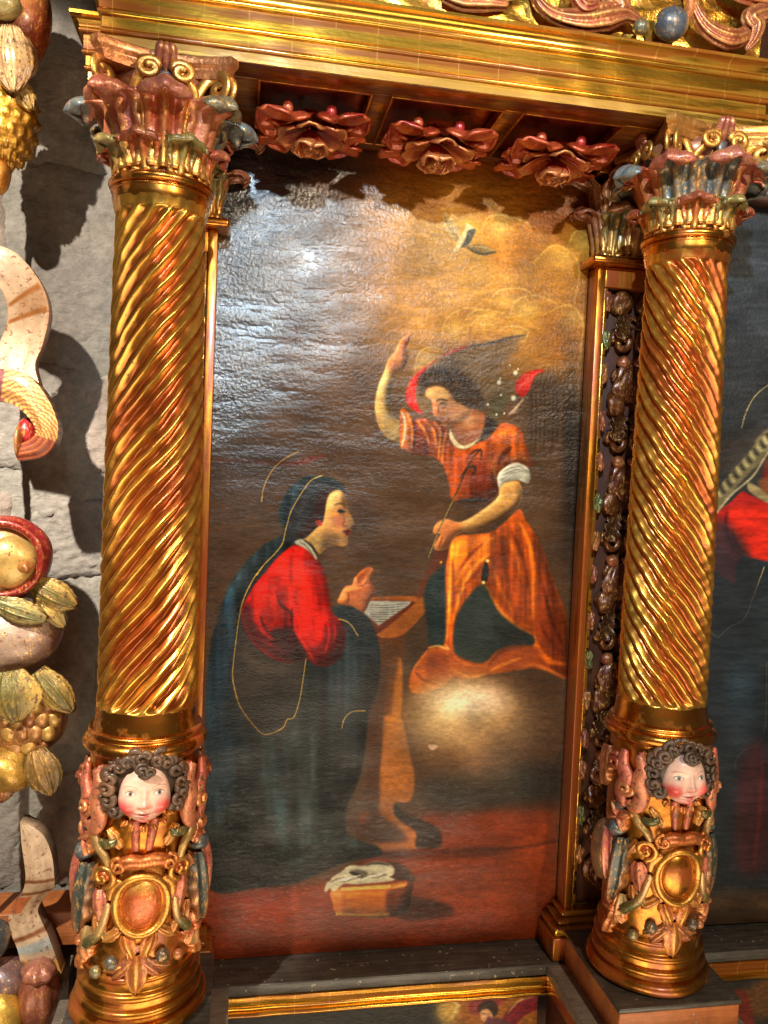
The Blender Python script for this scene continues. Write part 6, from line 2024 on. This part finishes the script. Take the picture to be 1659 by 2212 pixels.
def gleaf(name, px, py, ang, L, w, col, tipc, d=1.93, hh=0.02):
    """stiff carved leaf hanging in the plane of the garland, ang 0 = up"""
    nu, nv = 21, 24
    u, v = np.meshgrid(np.linspace(-1, 1, nu), np.linspace(0, 1, nv), indexing='ij')
    wd = w * SC * np.clip(np.sin(PI * (0.12 + 0.86 * v ** 1.15)), 0, 1) ** .75 * (1 - .035 * np.cos(v * 46) * np.abs(u) ** 2)
    x, y = u * wd, L * SC * v
    h = hh * np.cos(u * 1.3) * np.sin(PI * (.15 + .7 * v)) + 0.0026 * np.cos(u * 26)
    ca, sa = math.cos(ang), math.sin(ang)
    p = gp(px, py, d)
    V = np.stack([p[0] + x * ca - y * sa, p[1] - h, p[2] + x * sa + y * ca], -1).reshape(-1, 3)
    m = np.clip(np.abs(u) * 1.2 + v * .5 - .5, 0, 1).ravel()[:, None]
    o = gmake(name, V, quads(nu, nv), np.asarray(col) * (1 - m) + np.asarray(tipc) * m, M_FEATHER)
    return solid(o, 0.007, 0)


def board(name, left, right, thick, d, cols, waves=0.02, bend=None, n=70):
    """carved ribbon: flat board between two edge curves (pixels), rounded lips, thickness towards the wall"""
    Lc, Rc = catmull(left, n), catmull(right, n)
    m = 13
    V = []
    for k in range(n):
        t = k / (n - 1)
        dd = d - waves * math.sin(t * 2 * PI) - (bend(t) if bend else 0)
        row = []
        for j in range(m):
            q = j / (m - 1)
            px, py = Lc[k] * (1 - q) + Rc[k] * q
            lip = 0.006 * math.cos((q - .5) * PI) - 0.003 * math.cos((q - 0.5) * 2 * PI * 3) * .3
            row.append(gp(px, py, d) + np.array([0, dd - d - lip, 0]))
        V.append(row)
    Vf = np.array(V)
    Vb = Vf + np.array([0.0, thick, 0.0])
    ring = np.concatenate([Vf, Vb[:, ::-1]], 1)          # closed loop across
    mm = 2 * m
    col = np.zeros((n, mm, 4))
    for k in range(n):
        for j in range(mm):
            q = j / (m - 1) if j < m else 1.5
            col[k, j] = cols(k / (n - 1), q)
    F = quads(n, mm, cv=True)
    caps = []
    for kk in (0, n - 1):
        for j in range(m - 1):
            caps.append((kk * mm + j, kk * mm + j + 1, kk * mm + (mm - 2 - j), kk * mm + (mm - 1 - j)))
    F = np.concatenate([F, np.array(caps)])
    return edge_split(gmake(name, ring.reshape(-1, 3), F, col.reshape(-1, 4), M_RIBBON), 60)


CREAM, OCH, BRN = pc((180, 150, 120), .12), pc((178, 118, 50), .5), pc((96, 54, 34), .2)
# top fruit and its pale calyx
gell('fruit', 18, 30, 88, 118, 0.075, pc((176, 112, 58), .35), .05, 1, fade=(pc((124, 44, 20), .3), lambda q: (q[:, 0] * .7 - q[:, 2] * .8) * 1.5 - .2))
gell('fruit', -70, -40, 90, 90, 0.07, pc((150, 110, 60), .3), .05, 9)
gleaf('calyx', 20, 60, PI + .1, 130, 44, pc((176, 140, 92), .3), pc((150, 110, 70), .3), 1.90)
gell('calyx', 28, 120, 46, 50, 0.05, pc((170, 132, 84), .3), .06, 2, 1.93)
gell('fruit', 2, 8, 40, 30, .03, pc((150, 134, 84), .3), .05, 4, 1.88)


def studded(px, py, rx, ry, depth, nu, nv, amp, col, d=1.97, seedc=None):
    """cone of pointed diamond studs"""
    p = gp(px, py, d)
    per = 4
    NU, NV = nu * per, nv * per + 1
    T, Pp = np.meshgrid(np.linspace(0, 2 * PI, NU, endpoint=False), np.linspace(.05, PI - .05, NV), indexing='ij')
    fu = np.arange(NU)[:, None] / per + 0.5 * 0
    fv = np.arange(NV)[None, :] / per
    a = np.abs(((fu + fv * .5) % 1) - .5) * 2
    b = np.abs((fv % 1) - .5) * 2
    R = 1 + amp * (1 - np.maximum(a, b))
    V = np.stack([p[0] + rx * SC * R * np.sin(Pp) * np.cos(T), p[1] + depth * R * np.sin(Pp) * np.sin(T), p[2] + ry * SC * R * np.cos(Pp)], -1)
    return gmake('studded_cone', V.reshape(-1, 3), quads(NU, NV, cu=True), col, M_POLY, smooth=False)


studded(12, 262, 62, 92, 0.058, 18, 9, 0.16, pc((190, 138, 48), .85))
gell('stalk_end', -6, 372, 28, 48, .03, pc((196, 130, 54), .6), .05, 3)
gleaf('leaf', 40, 180, PI + .5, 60, 22, pc((150, 120, 60), .4), pc((190, 150, 80), .4), 1.93)


def ribcol(t, q):
    if q > 1:
        return BRN
    if q < .06 or q > .94:
        return pc((186, 140, 104), .2)
    if abs(t - .44) < .014 or abs(t - .56) < .014:
        return pc((150, 92, 34), .45)
    if .46 < t < .54 and q > .3:
        return pc((166, 128, 92), .15)
    return CREAM


# cream ribbon loop, then the patterned curl with a crimson lining
board('ribbon', [(-60, 600), (-30, 605), (5, 625), (18, 660), (12, 700), (-6, 740), (-12, 800), (-10, 860)],
      [(-60, 520), (-20, 530), (40, 552), (88, 610), (104, 670), (88, 740), (72, 790), (96, 862)], 0.035, 1.94, ribcol, .02)


def curlcol(t, q):
    if q > 1:
        return pc((70, 36, 26), .2)
    if t > .74:
        return pc((110, 44, 26), .4) if int(q * 7) % 2 else pc((150, 78, 40), .5)
    if abs(t - .17) < .025:
        return pc((96, 40, 44), .3)
    ph = (int(t * 40) + int(q * 11)) % 2
    return pc((206, 160, 84), .7) if ph else pc((118, 58, 40), .3)


board('ribbon', [(-60, 868), (-10, 866), (30, 874), (58, 892), (78, 916), (84, 936), (70, 950), (50, 958)],
      [(-60, 800), (-5, 798), (50, 806), (95, 842), (126, 898), (130, 944), (102, 984), (42, 996)], 0.05, 1.925, curlcol, .0, lambda t: .03 * math.sin(t * 2.6))
gell('ribbon_lining', 62, 934, 24, 34, .035, pc((150, 22, 30), .15), .02, 5, 1.95)
gell('ribbon_lining', 44, 955, 9, 40, .04, pc((150, 96, 56), .2), .0, 6, 1.935)
# split pomegranate
gell('fruit', 12, 1205, 96, 92, .07, pc((176, 150, 96), .35), .04, 11, fade=(pc((150, 30, 36), .2), lambda q: (np.sqrt(q[:, 0] ** 2 + q[:, 2] ** 2) - .62) * 5))
gell('fruit_heart', 20, 1212, 62, 62, .05, pc((196, 160, 92), .45), .04, 12, 1.935)
gell('fruit_navel', 56, 1225, 15, 13, .02, pc((190, 128, 70), .5), .05, 13, 1.895, 5)
p = gp(12, 1205, 1.945)
t_ = np.linspace(0, 2 * PI, 61)
V, F = sweep(np.stack([p[0] + 80 * SC * np.cos(t_), np.full(61, p[1] - .035), p[2] + 76 * SC * np.sin(t_)], -1), .009, .010, 12, up=(0, -1, 0), caps=False)
gmake('fruit_rim', V, F, pc((140, 36, 28), .4))
gleaf('leaf', 70, 1260, -2.05, 105, 34, pc((112, 100, 46), .4), pc((188, 150, 76), .5), 1.94)
gleaf('leaf', 80, 1275, -2.5, 100, 26, pc((190, 160, 84), .4), pc((120, 104, 70), .3), 1.95)
# grey pear, leaves, scaled artichoke, golden fruit
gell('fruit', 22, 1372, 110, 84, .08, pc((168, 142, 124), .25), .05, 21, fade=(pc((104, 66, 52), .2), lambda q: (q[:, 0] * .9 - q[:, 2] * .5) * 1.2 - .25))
gleaf('leaf', -10, 1300, -1.9, 110, 26, pc((126, 124, 78), .4), pc((170, 150, 90), .5), 1.90)
gleaf('leaf', 20, 1448, PI + .15, 110, 62, pc((108, 98, 46), .45), pc((190, 156, 80), .5), 1.90)
gleaf('leaf', 82, 1448, -2.45, 115, 34, pc((112, 102, 52), .4), pc((188, 148, 70), .5), 1.91)
gell('artichoke', 58, 1550, 84, 82, .06, pc((150, 100, 58), .4), .03, 31)
for r_ in range(5):
    for k in range(7):
        x_ = -18 + k * 27 + (r_ % 2) * 13
        y_ = 1492 + r_ * 30
        if ((x_ - 58) / 84) ** 2 + ((y_ - 1548) / 84) ** 2 < .86:
            dd = 1.97 - .056 * math.sqrt(max(0.05, 1 - ((x_ - 58) / 90) ** 2 - ((y_ - 1548) / 90) ** 2))
            gell('scale', x_, y_, 17, 20, .014, pc([(176, 126, 74), (190, 150, 80), (150, 96, 58)][(r_ + k) % 3], .5), .03, k, dd)
gell('fruit', 18, 1660, 62, 52, .055, pc((180, 140, 60), .6), .12, 41, 1.95)
gleaf('leaf', 78, 1618, PI + .35, 105, 40, pc((140, 104, 48), .45), pc((104, 84, 44), .3), 1.92)
gleaf('leaf', 0, 1690, PI + .1, 40, 30, pc((150, 90, 50), .4), pc((120, 80, 40), .3), 1.94)
# lower ribbon with stripes and fringe
fz6 = fr(0, 1642, .3125)


def lowcol(t, q):
    if q > 1:
        return pc((46, 36, 32), .1)
    if t > .95:
        return pc((150, 92, 44), .4) if int(q * 16) % 2 else pc((206, 150, 74), .5)
    if abs(t - .36) < .014 or abs(t - .47) < .014 or abs(t - .84) < .014:
        return pc((134, 80, 42), .4)
    if abs(t - .90) < .02:
        return pc((150, 156, 150), .1)
    if .5 < t < .66 and q < .5:
        return pc((190, 104, 58), .3)
    return pc((190, 160, 128), .12)


board('ribbon', fz6([(140, 425), (160, 560), (186, 700), (190, 800), (160, 900), (100, 1000), (46, 1100), (60, 1230), (110, 1330), (150, 1440)]),
      fz6([(165, 428), (300, 490), (370, 620), (388, 780), (378, 865), (300, 960), (250, 1060), (272, 1140), (335, 1260), (425, 1475)]), 0.045, 1.95, lowcol, .02)
gell('fruit', -8, 2030, 26, 40, .05, pc((70, 80, 84), .2), .04, 51, 1.95)
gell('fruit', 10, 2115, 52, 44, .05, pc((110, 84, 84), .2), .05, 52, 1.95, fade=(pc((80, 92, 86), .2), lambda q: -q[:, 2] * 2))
gell('husk', 84, 2150, 44, 72, .05, pc((150, 84, 60), .3), .05, 53, 1.93, 6)
gell('husk', 84, 2098, 36, 22, .04, pc((176, 110, 92), .3), .06, 54, 1.92, 8)
gell('fruit', 0, 2200, 46, 62, .05, pc((216, 176, 80), .7), .05, 55, 1.91)
# cord on which everything is strung
P = catmull(np.array([gp(-30 + 6 * math.sin(k), 40 + k * 150, 2.0) for k in range(16)]), 120)
V, F = sweep(P, .009, .009, 10)
gmake('hanging_cord', V, F, pc((92, 66, 44), .0))
V, F = sweep(np.array([gp(-30, 40, 2.0), gp(-30, -160, 2.08), gp(-30, -200, 2.16)]), .006, .006, 8)
gmake('wall_hook', V, F, pc((60, 56, 52), .6))
